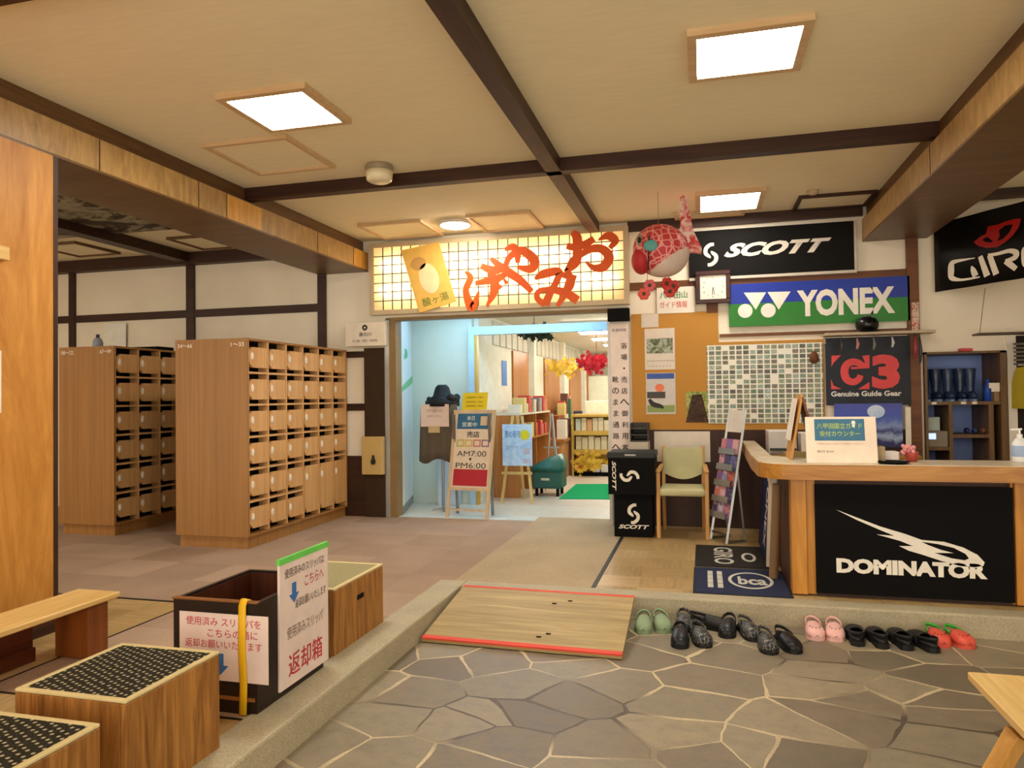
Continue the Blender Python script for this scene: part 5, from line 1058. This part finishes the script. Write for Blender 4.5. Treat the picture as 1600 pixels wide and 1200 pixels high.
bm = BM(); box(bm, (2.26, W - 0.075, 1.80), (2.36, W - 0.005, 1.825), 0.004); single('red_tag', bm, flat('c83a44', 0.4), 'small red tag on top of the boot cupboard', 'tag')
# gear at the far right, behind the counter
t = thing('wire_shelf', 'thin wall shelf held by cords right of the boot cupboard top', 'shelf', (2.6, 7.3, 1.92))
bm = BM(); box(bm, (2.32, 7.10, 1.925), (3.0, 7.28, 1.94)); obj('board', bm, flat('4a3a2a', 0.5), t)
bm = BM(); tube(bm, [(2.33, 7.12, 1.94), (2.44, 7.3, 2.35)], 0.003, 6); obj('cord', bm, flat('8a7c66'), t); bm = BM(); tube(bm, [(2.85, 7.12, 1.94), (2.88, 7.3, 2.35)], 0.003, 6); obj('cord', bm, flat('8a7c66'), t)
bm = BM(); box(bm, (2.72, W - 0.005, 0.2), (4.2, W + 0.6, 1.93)); struct('alcove_shade_block', bm, flat('211610', 0.8))  # solid block; its dark colour stands in for shade in a recess
t = thing('clothes_rail', 'rail at the photo edge carrying bright hanging vests', 'rail', (2.9, 7.3, 1.5))
bm = BM(); rod(bm, (2.66, 7.25, 1.66), (3.4, 7.25, 1.66), 0.012); obj('rail_bar', bm, M_STEEL, t)
bm = BM(); 
for i in range(6): box(bm, (2.64, 7.27, 1.66 + i * 0.035), (3.4, 7.28, 1.68 + i * 0.035))
obj('louvre', bm, flat('5a5148', 0.5), t)
for i, (c, lab) in enumerate((('c9b32a', 'yellow vest hanging at the photo edge right of the white post'), ('9a4a22', 'rust-orange vest hanging right of the yellow vest'))):
    v_ = thing('hanging_vest', lab, 'vest', (2.70 + i * 0.09, 7.25, 1.3), 'vests on the rail')
    bm = BM(); xx = 2.70 + i * 0.09
    prism(bm, [(7.06, 1.28), (7.44, 1.28), (7.42, 1.5), (7.36, 1.6), (7.30, 1.64), (7.20, 1.64), (7.14, 1.6), (7.08, 1.5)], xx - 0.03, xx + 0.03, 'X'); obj('cloth', bm, flat(c, 0.6), v_)

# desk behind the counter with papers and boxes
t = thing('back_desk', 'low desk along the wall behind the reception counter', 'desk', (1.15, 7.15, S))
bm = BM(); box(bm, (0.59, 6.90, 0.86), (1.80, W - 0.03, 0.89), 0.003); obj('desk_top', bm, M_COUNT, t)
for x in (0.61, 1.74):
    bm = BM(); box(bm, (x, 6.95, S), (x + 0.04, W - 0.05, 0.86)); obj('side_panel', bm, M_DARKZ, t)
for nm, lab, cat, x0, x1, y0, y1, z1, c in (('printer', 'white printer-like box on the desk below the photo collage', 'printer', 0.48, 0.72, 6.98, 7.3, 1.10, 'ddd6d0'), ('paper_stack', 'white paper box on the desk between the printer and the folding board', 'box', 0.76, 0.90, 7.0, 7.25, 1.08, 'e9e0d4'), ('yellow_folder', 'yellow folder standing on the desk behind the folding board', 'folder', 0.965, 1.0, 7.0, 7.25, 1.08, 'e0ab2c')):
    t = thing(nm, lab, cat, ((x0 + x1) / 2, (y0 + y1) / 2, 0.89)); bm = BM(); box(bm, (x0 + 0.09, y0, 0.89), (x1 + 0.09, y1, z1), 0.006); obj('box', bm, flat(c, 0.5), t)
    if nm == 'printer': bm = BM(); box(bm, (x0 + 0.10, y0 - 0.06, 0.93), (x1 + 0.08, y0, 0.945)); obj('paper_tray', bm, flat('33423c', 0.5), t)

# ------------------------------------------------------------------ goldfish lantern
FC = at_y(1033, 392, 6.4)
t = thing('fish_lantern', 'red and white goldfish lantern hanging from the ceiling beside the glowing sign', 'lantern', FC)
m = Mat('red_scales', 0.6); v = m.coord((17, 17, 17), rot=(0.3, 0.2, 0.4)); vo = m.n('ShaderNodeTexVoronoi', feature='DISTANCE_TO_EDGE'); vo.inputs['Scale'].default_value = 1; vo.inputs['Randomness'].default_value = 0.35; m.l(v, vo.inputs['Vector'])
m.col(m.ramp(vo.outputs['Distance'], [(0.05, hexc('e59a90')), (0.10, hexc('c2343a'))]))
def fish(sel, name, mat, k=1.0):
    b = bmesh.new(); bmesh.ops.create_uvsphere(b, u_segments=120, v_segments=80, radius=1)
    bmesh.ops.transform(b, matrix=Matrix.Translation(FC) @ Matrix.Rotation(0.5, 4, 'Y') @ Matrix.Diagonal((0.245 * k, 0.21 * k, 0.225 * k, 1)), verts=b.verts)
    dele = [f for f in b.faces if not sel(f.calc_center_median() - FC)]; bmesh.ops.delete(b, geom=dele, context='FACES')
    return obj(name, b, mat, t, True)
belly = lambda d: -d.z * 0.8 + d.x * 0.5 > 0.105 and d.x > -0.09
fish(lambda d: not belly(d), 'back', m.m); fish(belly, 'belly', flat('d9c6b8', 0.7))
bm = BM(); ball(bm, FC + Vector((-0.165, -0.06, -0.09)), (0.085, 0.13, 0.115), 18, 12); obj('face', bm, flat('b92c2c', 0.6), t, True)
bm = BM(); ball(bm, FC + Vector((-0.17, -0.13, 0.075)), (0.03, 0.03, 0.05), 14, 10); e_ = obj('eye', bm, flat('8f9a74', 0.4), t, True); bm = BM(); ball(bm, FC + Vector((-0.172, -0.155, 0.075)), (0.017, 0.012, 0.028), 12, 8); obj('pupil', bm, M_INK, e_, True)
bm = BM(); ball(bm, FC + Vector((-0.075, -0.21, 0.01)), (0.06, 0.02, 0.05), 14, 10); obj('side_fin', bm, flat('5fa39c', 0.6), t, True)
bm = BM(); bar(bm, FC + Vector((-0.085, -0.215, 0.09)), FC + Vector((-0.10, -0.20, -0.2)), 0.012, 0.012, Y); obj('ribbon', bm, M_INK, t)
slabq = [FC + Vector(q) for q in ((0.165, 0, -0.05), (0.165, 0, 0.44), (0.195, 0, 0.465), (0.225, 0, 0.43), (0.27, 0, 0.16), (0.34, 0, 0.0), (0.335, 0, -0.045), (0.25, 0, -0.03))]
bm = BM(); prism(bm, [(p.x, p.z) for p in slabq], FC.y - 0.03, FC.y + 0.03, 'Y'); obj('tail_fin', bm, m_blotch('tail_print', [(0.42, 'e3cdc0'), (0.5, 'd98d86'), (0.58, 'c8383c')], 11, 0.6), t)
bm = BM(); tube(bm, [FC + Vector((-0.02, 0, 0.2)), Vector((FC.x - 0.02, FC.y, CEIL))], 0.002, 6); obj('cord', bm, flat('8d7a5c'), t)
for sx_, sz_ in ((-0.12, -0.33), (0.06, -0.30)):
    bm = BM(); tube(bm, [FC + Vector((sx_, -0.02, -0.17)), FC + Vector((sx_, -0.02, sz_))], 0.003, 6); obj('string', bm, flat('7d8a54'), t)
for dx, dz, c in ((-0.10, -0.30, 'd8626a'), (0.045, -0.29, 'b92a22'), (-0.15, -0.37, 'dc5a4a'), (0.10, -0.315, 'b5332a'), (0.07, -0.36, 'c8403a')):
    bm = BM()
    for q in range(6): a = PI / 3 * q; ball(bm, FC + Vector((dx + 0.03 * math.cos(a), -0.03, dz + 0.03 * math.sin(a))), (0.026, 0.015, 0.026), 10, 7)
    f_ = obj('flower', bm, flat(c, 0.6), t, True); bm = BM(); ball(bm, FC + Vector((dx, -0.045, dz)), 0.016, 10, 7); obj('flower_centre', bm, flat('4a4a2c', 0.7), f_, True)

# ------------------------------------------------------------------ shop entrance: boards, stand, cart
t = thing('opening_hours_board', 'wooden folding board with AM and PM opening hours in the shop entrance', 'sign board', (-2.5, 7.5, S))
Ua, Va = Vector((1, -0.12, 0)).normalized(), Vector((0.05, 0.13, 0.99)).normalized(); Na = Ua.cross(Va); A0 = Vector((-2.735, 7.53, S)); hw = 0.50
bm = BM(); obox(bm, A0, Ua, Va, Na, (0.0, 0.03), (0, 1.18), (-0.015, 0.015)); obox(bm, A0, Ua, Va, Na, (hw - 0.03, hw), (0, 1.18), (-0.015, 0.015)); obox(bm, A0, Ua, Va, Na, (0.03, hw - 0.03), (0.30, 0.33), (-0.012, 0.012)); obox(bm, A0, Ua, Va, Na, (0.03, hw - 0.03), (1.15, 1.18), (-0.012, 0.012)); obox(bm, A0, Ua, Va, Na, (0.03, hw - 0.03), (0.08, 0.10), (-0.01, 0.01)); obj('frame', bm, wood('sign_frame', 'bda07c', 'd6bd98', 'Z', 12), t)
bm = BM(); obox(bm, A0, Ua, Va, Na, (0.03, hw - 0.03), (0.33, 1.15), (-0.006, 0.004)); bd = obj('panel', bm, flat('dccab2', 0.6), t)
bm = BM(); obox(bm, A0 + Y * 0.30, Ua, Vector((0.04, -0.22, 0.97)).normalized(), Ua.cross(Vector((0.04, -0.22, 0.97)).normalized()), (0.02, 0.05), (0, 1.15), (-0.01, 0.01)); obox(bm, A0 + Y * 0.30, Ua, Vector((0.04, -0.22, 0.97)).normalized(), Ua.cross(Vector((0.04, -0.22, 0.97)).normalized()), (hw - 0.05, hw - 0.02), (0, 1.15), (-0.01, 0.01)); obj('rear_leg', bm, M_STEEL, t)
def ap(u, v): return A0 + Ua * u + Va * v + Na * 0.004
shape([rect(0.05, 0.97, hw - 0.045, 1.14)], flat('2f6488', 0.6), t, ap(0, 0), Ua, Va, name='blue_panel'); shape([rect(0.05, 0.35, hw - 0.045, 0.53)], flat('b01f2c', 0.5), t, ap(0, 0), Ua, Va, name='red_panel')
text('本日', flat('d9dfd0'), t, ap(0.21, 1.09), Ua, Va, 0.09, 0.05, 0.01, lift=0.002); text('営業中', flat('d9dfd0'), t, ap(0.2, 1.02), Ua, Va, 0.18, 0.05, 0.01, lift=0.002); shape([rect(0.33, 1.01, 0.41, 1.11)], flat('c7b393'), t, ap(0, 0), Ua, Va, lift=0.002)
text('売店', M_INK, t, ap(0.25, 0.91), Ua, Va, 0.15, 0.065, 0.03)
for i, c in enumerate(('b9b04a', 'c9b052', 'c0766a', '8a6f86')): shape([rect(0.06 + i * 0.1, 0.775, 0.15 + i * 0.1, 0.855), rect(0.075 + i * 0.1, 0.79, 0.135 + i * 0.1, 0.84)], flat(c), t, ap(0, 0), Ua, Va, name='picture')
text('AM7:00', M_INK, t, ap(0.25, 0.70), Ua, Va, 0.35, 0.06); text('▼', M_INK, t, ap(0.24, 0.635), Ua, Va, 0.04, 0.035); text('PM6:00', M_INK, t, ap(0.25, 0.57), Ua, Va, 0.36, 0.06)
n_ = thing('yellow_placard', 'tilted yellow placard standing on top of the opening hours board', 'placard', ap(0.27, 1.18))
bm = BM(); obox(bm, ap(0.09, 1.18), (Ua + Va * 0.02).normalized(), Va, Na, (0, 0.30), (0, 0.19), (-0.008, 0.0)); obj('sheet', bm, flat('dcc61f', 0.6), n_)
for k_ in (0.14, 0.09, 0.045): text('営業時間のご案内', flat('7a6418'), n_, ap(0.24, 1.18 + k_) + Na * 0.001, Ua, Va, 0.2, 0.022)
t = thing('coat_stand', 'black stand draped with brown aprons in the shop entrance, paper notice on its front', 'coat stand', (-2.88, 7.85, S))
bm = BM(); rod(bm, (-2.88, 7.85, S + 0.02), (-2.88, 7.85, 1.52), 0.016); obj('pole', bm, M_STEEL, t)
bm = BM(); 
for a in range(4): bar(bm, (-2.88, 7.85, S + 0.03), (-2.88 + 0.13 * math.cos(a * PI / 2 + .4), 7.85 + 0.13 * math.sin(a * PI / 2 + .4), S + 0.01), 0.02, 0.015, Z)
obj('foot', bm, M_STEEL, t)
bm = BM(); lathe(bm, (-2.88, 7.85, 1.34), [(0.2, 0.0), (0.2, 0.06), (0.11, 0.12), (0.08, 0.22), (0.05, 0.25)], 20)
for i in range(14): a = random.uniform(0, 6.28); ball(bm, (-2.88 + 0.17 * math.cos(a), 7.85 + 0.15 * math.sin(a), 1.40 + random.uniform(-.03, .05)), random.uniform(.03, .055), 8, 6)
obj('hat_rack', bm, flat('0f0f12', 0.7), t, True)
bm = BM(); rows = []
for i in range(7):
    f = i / 6; z = 1.36 - 0.65 * f; row = []
    for j in range(13):
        u = j / 12; row.append(bm.verts.new((-3.10 + 0.43 * u + 0.02 * (f) * (1 if u > .5 else -1), 7.76 - 0.05 * math.sin(u * PI) - 0.02 * math.sin(u * 22) * f, z - 0.03 * f * math.sin(u * 9))))
    rows.append(row)
for A, B_ in zip(rows, rows[1:]):
    for j in range(12): bm.faces.new((A[j], A[j + 1], B_[j + 1], B_[j]))
o = obj('apron', bm, flat('5f5140', 0.9), t, True); md = o.modifiers.new('s', 'SOLIDIFY'); md.thickness = 0.02
n_ = thing('paper_notice', 'pale paper notice with small writing on the front of the brown aprons', 'notice', (-2.91, 7.68, 1.1))
bm = BM(); box(bm, (-3.08, 7.675, 1.11), (-2.74, 7.679, 1.365)); obj('sheet', bm, flat('ddc5b5', 0.8), n_); bm = BM(); box(bm, (-2.99, 7.674, 1.04), (-2.85, 7.678, 1.115)); obj('tag', bm, flat('c3a878'), n_)
text('作務衣', flat('9a8578'), n_, Vector((-2.91, 7.675, 1.29)), X, Z, 0.2, 0.04); text('お求めください', flat('6a5a50'), n_, Vector((-2.91, 7.675, 1.23)), X, Z, 0.2, 0.025)
t.location += Vector((-0.055, 0.15, 0)); n_.location += Vector((-0.055, 0.15, 0))
bm = BM(); box(bm, (-3.14, 8.36, S), (-2.90, 8.58, 0.72), 0.004); single('white_cabinet', bm, flat('c6d8ea', 0.4), 'pale blue-white cabinet behind the brown aprons in the shop entrance', 'cabinet')
bm = BM(); a_ = [Vector((-3.28, 7.62)), Vector((-3.42, 8.10))]
# map painted on the slanting entrance wall
wd = Vector((-3.56 + 3.27, 8.6 - (W + 0.12), 0)).normalized(); wn_ = wd.cross(Z); W0 = Vector((-3.27, W + 0.12, 0)) + wn_ * 0.002
if wn_.x < 0: wn_ = -wn_; W0 = Vector((-3.27, W + 0.12, 0)) + wn_ * 0.002
def mp(px, py): p = on_plane(px, py, W0, wn_) - W0; return (p.dot(wd), p.z)
t = thing('wall_map', 'green map of a long island chain on the entrance wall', 'map', W0 + wd * 0.3 + Z * 1.2)
M_MAP = m_blotch('map_green', [(0.3, '4fae7a'), (0.5, '7cc79a'), (0.7, 'a8d66a')], 8, 0.8)
wq = 0.035
brush([[(*mp(a, b), w * 0.007) for a, b, w in k_] for k_ in (((651, 540, 1.5), (652, 552, 6), (650, 558, 12), (647, 566, 5), (649, 574, 6), (647, 582, 8), (644, 592, 12), (637, 600, 12), (630, 606, 9), (627, 612, 5)), ((632, 548, 9), (636, 553, 12), (631, 558, 8)))], M_MAP, t, W0, wd, Z, 0.001, 0.0, 'print')
# second easel with the pale blue poster
t = thing('poster_easel', 'light wooden easel carrying a pale blue poster inside the shop entrance', 'easel', (-2.25, 8.75, S))
bm = BM(); bar(bm, (-2.42, 8.68, S), (-2.30, 8.80, 1.2), 0.03, 0.03, Y); bar(bm, (-2.03, 8.68, S), (-2.18, 8.80, 1.2), 0.03, 0.03, Y); bar(bm, (-2.24, 9.1, S), (-2.24, 8.80, 1.2), 0.03, 0.03, X); bar(bm, (-2.42, 8.70, 0.5), (-2.04, 8.70, 0.5), 0.03, 0.03, Z); obj('frame', bm, wood('easel_wood', 'c8a860', 'dcc080', 'Z', 12), t)
n_ = thing('blue_poster', 'pale blue poster with a yellow starburst on the easel', 'poster', (-2.25, 8.67, 0.58))
a, b = at_y(785, 663, 8.68), at_y(832, 728, 8.68); bm = BM(); box(bm, (a.x, 8.67, b.z), (b.x, 8.68, a.z)); obj('sheet', bm, m_blotch('blue_print', [(0.3, '9cc3ea'), (0.5, 'c3def5'), (0.7, 'dcecf7')], 5, 0.5), n_)
P_ = Vector((0, 8.67, 0)); sc = (b.x - 0.09, a.z - 0.13)
shape([[(sc[0] + (0.075 if i % 2 else 0.052) * math.cos(PI * i / 11), sc[1] + (0.075 if i % 2 else 0.052) * math.sin(PI * i / 11)) for i in range(22)]], flat('dcd42c'), n_, P_, X, Z, name='starburst')
text('夏の朝市', flat('4f8fd0'), n_, Vector((a.x + 0.13, 8.67, a.z - 0.12)), X, Z, 0.2, 0.09, 0.02); text('受付中', flat('7f9fc0'), n_, Vector((a.x + 0.12, 8.67, a.z - 0.28)), X, Z, 0.16, 0.04)
shape([rect(b.x - 0.11, b.z + 0.03, b.x - 0.02, b.z + 0.09), rect(b.x - 0.11, b.z + 0.14, b.x - 0.03, b.z + 0.22)], flat('c5bfd0'), n_, P_, X, Z, name='picture')
t = thing('covered_cart', 'goods cart covered with a dark green sheet at the edge of the green mat', 'cart', (-1.98, 9.55, S))
bm = BM()
for dx in (-0.14, 0.14):
    for dy in (-0.15, 0.15): rod(bm, (-2.0 + dx, 9.55 + dy, S), (-2.0 + dx, 9.55 + dy, S + 0.10), 0.02)
obj('wheel', bm, M_BLACK, t)
bm = BM(); box(bm, (-2.19, 9.36, S + 0.10), (-1.80, 9.74, 0.46), 0.02, 2); obj('cover_skirt', bm, flat('24564c', 0.5), t)
bm = BM(); rows = [[(-2.21, 9.34, 0.45), (-1.79, 9.34, 0.45), (-1.79, 9.76, 0.45), (-2.21, 9.76, 0.45)], [(-2.20, 9.34, 0.52), (-1.79, 9.34, 0.54), (-1.79, 9.76, 0.54), (-2.20, 9.76, 0.52)], [(-2.0, 9.42, 0.63), (-1.84, 9.40, 0.68), (-1.83, 9.70, 0.68), (-2.0, 9.7, 0.63)]]
R_ = [[bm.verts.new(p) for p in r] for r in rows]
for A, B_ in zip(R_, R_[1:]):
    for j in range(4): bm.faces.new((A[j], A[(j + 1) % 4], B_[(j + 1) % 4], B_[j]))
bm.faces.new(R_[0][::-1]); bm.faces.new(R_[-1]); bmesh.ops.bevel(bm, geom=bm.edges[:], offset=0.015, segments=2, affect='EDGES'); obj('cover_top', bm, flat('2f6b62', 0.35), t, True)
bm = BM(); box(bm, (-2.07, 9.352, 0.34), (-1.96, 9.361, 0.37)); obj('label', bm, flat('c9c7a0'), t)
bm = BM(); prism(bm, [(-1.795, 9.14), (-0.75, 9.26), (-0.80, 10.9), (-1.84, 10.72)], S, S + 0.008); single('green_mat', bm, m_speckle('green_turf', '0d8a55', '1aa468'), 'bright green entrance mat on the shop floor', 'mat')

# ------------------------------------------------------------------ shop interior
def goods(n, x0, x1, y0, y1, z, hmin, hmax, cols, label, group, name='souvenir_box', wd=0.07, axis='x'):
    for i in range(n):
        f = (i + 0.5) / n; h_ = random.uniform(hmin, hmax); c = random.choice(cols)
        if axis == 'x': x, y = x0 + (x1 - x0) * f, random.uniform(y0, y1); hx_, hy = min(wd, (x1 - x0) / n) * 0.47, wd * 0.5
        else: y, x = y0 + (y1 - y0) * f, random.uniform(x0, x1); hy, hx_ = min(wd, (y1 - y0) / n) * 0.47, wd * 0.5
        bm = BM(); box(bm, (x - hx_, y - hy, z), (x + hx_, y + hy, z + h_), 0.004); single(name, bm, flat(c, 0.5), label, 'souvenir', group)
GC = ['c9c2b0', 'e6dcc4', '4d7a58', 'd98f90', '8a8f9a', 'c84a40', '3a4058', 'd8c27a', 'b98a60', 'e8e4da', '6a4a3a']
t = thing('display_shelf', 'two-tier wooden display shelf of souvenirs along the shop wall', 'shelf', (-2.5, 9.8, S))
bm = BM(); box(bm, (-2.66, 9.15, 1.20), (-2.30, 11.1, 1.225)); obj('shelf_top', bm, flat('d9d0bd', 0.5), t)
bm = BM(); box(bm, (-2.66, 9.15, S), (-2.62, 11.1, 1.20)); box(bm, (-2.62, 9.15, S), (-2.30, 9.18, 1.2)); box(bm, (-2.62, 11.07, S), (-2.30, 11.1, 1.2)); box(bm, (-2.62, 9.18, 0.86), (-2.30, 11.07, 0.885)); box(bm, (-2.62, 10.1, S), (-2.30, 10.13, 1.2)); obj('body', bm, M_SHOPW, t)
goods(9, -2.42, -2.38, 9.2, 11.05, 1.225, 0.1, 0.24, GC, 'small souvenir packet on top of the two-tier display shelf', 'souvenirs on top of the display shelf', wd=0.16, axis='y')
goods(8, -2.40, -2.36, 9.22, 11.0, 0.885, 0.1, 0.22, GC, 'small souvenir packet on the lower tier of the display shelf', 'souvenirs on the lower display shelf tier', wd=0.14, axis='y')
t = thing('display_table', 'long brown display table covered with souvenirs by the shop wall', 'table', (-2.4, 12.2, S))
bm = BM(); box(bm, (-2.66, 11.3, 0.72), (-2.12, 14.0, 0.76)); obj('table_top', bm, M_SHOPW, t)
bm = BM(); box(bm, (-2.62, 11.34, S), (-2.16, 13.96, 0.72)); obj('panel', bm, wood('table_front', 'b07a48', 'c89460', 'Z', 8), t)
bm = BM(); box(bm, (-2.62, 11.9, 0.76), (-2.33, 12.5, 1.12)); single('souvenir_crate', bm, wood('crate_brown', '7a3a14', '96501f', 'X', 8), 'brown wooden crate standing among the souvenirs on the long table', 'crate')
goods(9, -2.24, -2.18, 11.36, 13.9, 0.76, 0.12, 0.42, GC + ['e8e4da', 'dfe6ee'], 'small souvenir packet on the long brown display table', 'souvenirs on the long display table', wd=0.15, axis='y')
goods(8, -2.5, -2.4, 12.6, 13.9, 0.76, 0.3, 0.75, GC + ['d9b98a', 'dfe6ee'], 'tall souvenir packet at the back of the long display table', 'tall souvenirs on the long display table', wd=0.13, axis='y')
t = thing('sales_counter', 'yellowish shop counter with shelves of boxed souvenirs at the end of the green mat', 'counter', (-1.5, 12.0, S))
MC = wood('counter_yellow', 'b8963f', 'd2b25c', 'X', 8); y0 = 11.85
bm = BM(); box(bm, (-2.10, y0, S), (-2.07, y0 + 0.5, 1.10)); box(bm, (-0.6, y0, S), (-0.57, y0 + 0.5, 1.10)); box(bm, (-2.07, y0 + 0.3, S + 0.02), (-0.6, y0 + 0.32, 1.10)); box(bm, (-2.10, y0 - 0.02, 1.10), (-0.57, y0 + 0.5, 1.14)); obj('body', bm, MC, t)
for z in (0.56, 0.87):
    bm = BM(); box(bm, (-2.07, y0 - 0.01, z - 0.07), (-0.6, y0 + 0.3, z)); obj('shelf', bm, MC, t)
bm = BM(); box(bm, (-2.07, y0 + 0.02, S), (-0.6, y0 + 0.3, S + 0.06)); obj('kick_board', bm, M_BLACK, t)
goods(10, -2.05, -1.1, y0 + 0.1, y0 + 0.14, 0.87, 0.17, 0.22, ['e9dfb8', 'dfe3cf', 'c9d6d8', 'd9b088', 'e6e0c8'], 'boxed souvenir on the top shelf of the yellowish counter', 'boxes on the counter top shelf', wd=0.09)
goods(9, -2.05, -1.1, y0 + 0.1, y0 + 0.14, 0.56, 0.2, 0.23, ['d9d3b4', 'c9c6a2', 'e2dcc0'], 'pale upright carton on the middle shelf of the yellowish counter', 'cartons on the counter middle shelf', wd=0.1)
goods(7, -2.05, -1.1, y0 + 0.12, y0 + 0.16, S + 0.06, 0.12, 0.3, ['5a3a30', 'd86a3a', 'e6e2f0', 'c9c0d8', '2a2420', 'e8e8ea'], 'souvenir packet on the bottom shelf of the yellowish counter', 'packets on the counter bottom shelf', wd=0.12)
def leaves(name, c, r, n, cols, label, cat, kind='stuff', hang=None):
    bm = BM()
    if hang: tube(bm, [Vector(c), Vector((c[0], c[1], hang))], 0.004, 6)
    for i in range(n):
        p = Vector(c) + Vector((random.gauss(0, r[0]), random.gauss(0, r[1]), random.gauss(0, r[2]))); a = random.uniform(0, 6.28); b = random.uniform(-.6, .6); s_ = random.uniform(.035, .06)
        u = Vector((math.cos(a), b * 0.5, math.sin(a))).normalized(); v_ = u.cross(Vector((b, 1, 0.3))).normalized()
        q_ = [p + (u * math.cos(PI * k_ / 5) + v_ * math.sin(PI * k_ / 5)) * s_ * (1 if k_ % 2 else 0.5) for k_ in range(10)]; bm.faces.new([bm.verts.new(x) for x in q_])
    return single(name, bm, m_blotch(name + '_tint', cols, 5, 0.6), label, cat, kind=kind)
leaves('maple_garland', (-2.30, 12.2, 1.94), (0.13, 0.16, 0.06), 110, [(0.35, 'e0b62c'), (0.6, 'efcf62'), (0.75, 'd99a2a')], 'yellow artificial maple leaves hanging in the shop', 'leaf garland', hang=2.496)
leaves('maple_garland', (-1.62, 11.5, 1.97), (0.15, 0.12, 0.07), 130, [(0.35, 'a5182c'), (0.6, 'c8283c'), (0.75, '8a1424')], 'red artificial maple leaves hanging in the shop beside the yellow ones', 'leaf garland', hang=2.496)
leaves('yellow_bouquet', (-1.82, 11.7, 0.36), (0.12, 0.05, 0.08), 90, [(0.35, 'cfa92c'), (0.6, 'e6c854'), (0.75, 'b58f22')], 'bunch of yellow artificial leaves at the foot of the yellowish counter', 'leaf bunch')
leaves('hanging_greenery', (-2.0, 8.75, 2.24), (0.09, 0.08, 0.035), 120, [(0.35, '16241c'), (0.6, '2c3f30'), (0.75, '4a5a48')], 'dark green wreath of leaves hanging below the shop ceiling at the entrance', 'wreath', hang=2.496)
bm = BM(); box(bm, (-2.695, 9.75, 1.60), (-2.69, 10.0, 1.95)); single('blue_poster_small', bm, flat('3f7fd8', 0.5), 'small bright blue poster on the white shop wall', 'poster')
bm = BM(); a, b = at_y(918, 588, 17.5), at_y(953, 640, 17.5); box(bm, (a.x, 17.5, b.z), (a.x + 1.6, 17.55, a.z)); box(bm, (a.x + 0.1, 17.5, S), (a.x + 0.15, 17.55, b.z)); single('white_screen', bm, flat('eef0dc', 0.7), 'pale freestanding screen at the far end of the shop', 'screen')
bm = BM(); box(bm, (-1.95, 12.4, S), (-0.6, 12.7, 1.36), 0.01); single('white_counter_top', bm, flat('efe9d6', 0.5), 'white rear counter behind the yellowish shop counter', 'counter')
t = thing('metal_easel', 'thin grey metal easel standing by the display table', 'easel', (-2.05, 9.95, S))
bm = BM(); rod(bm, (-2.14, 9.95, S), (-2.06, 10.0, 1.2), 0.012); rod(bm, (-1.94, 9.95, S), (-2.04, 10.0, 1.2), 0.012); rod(bm, (-2.05, 10.25, S), (-2.05, 10.0, 1.2), 0.012); obj('tripod', bm, M_ALU, t)
bm = BM(); box(bm, (-2.16, 9.94, 0.72), (-1.94, 9.96, 0.74)); obj('ledge', bm, M_ALU, t)
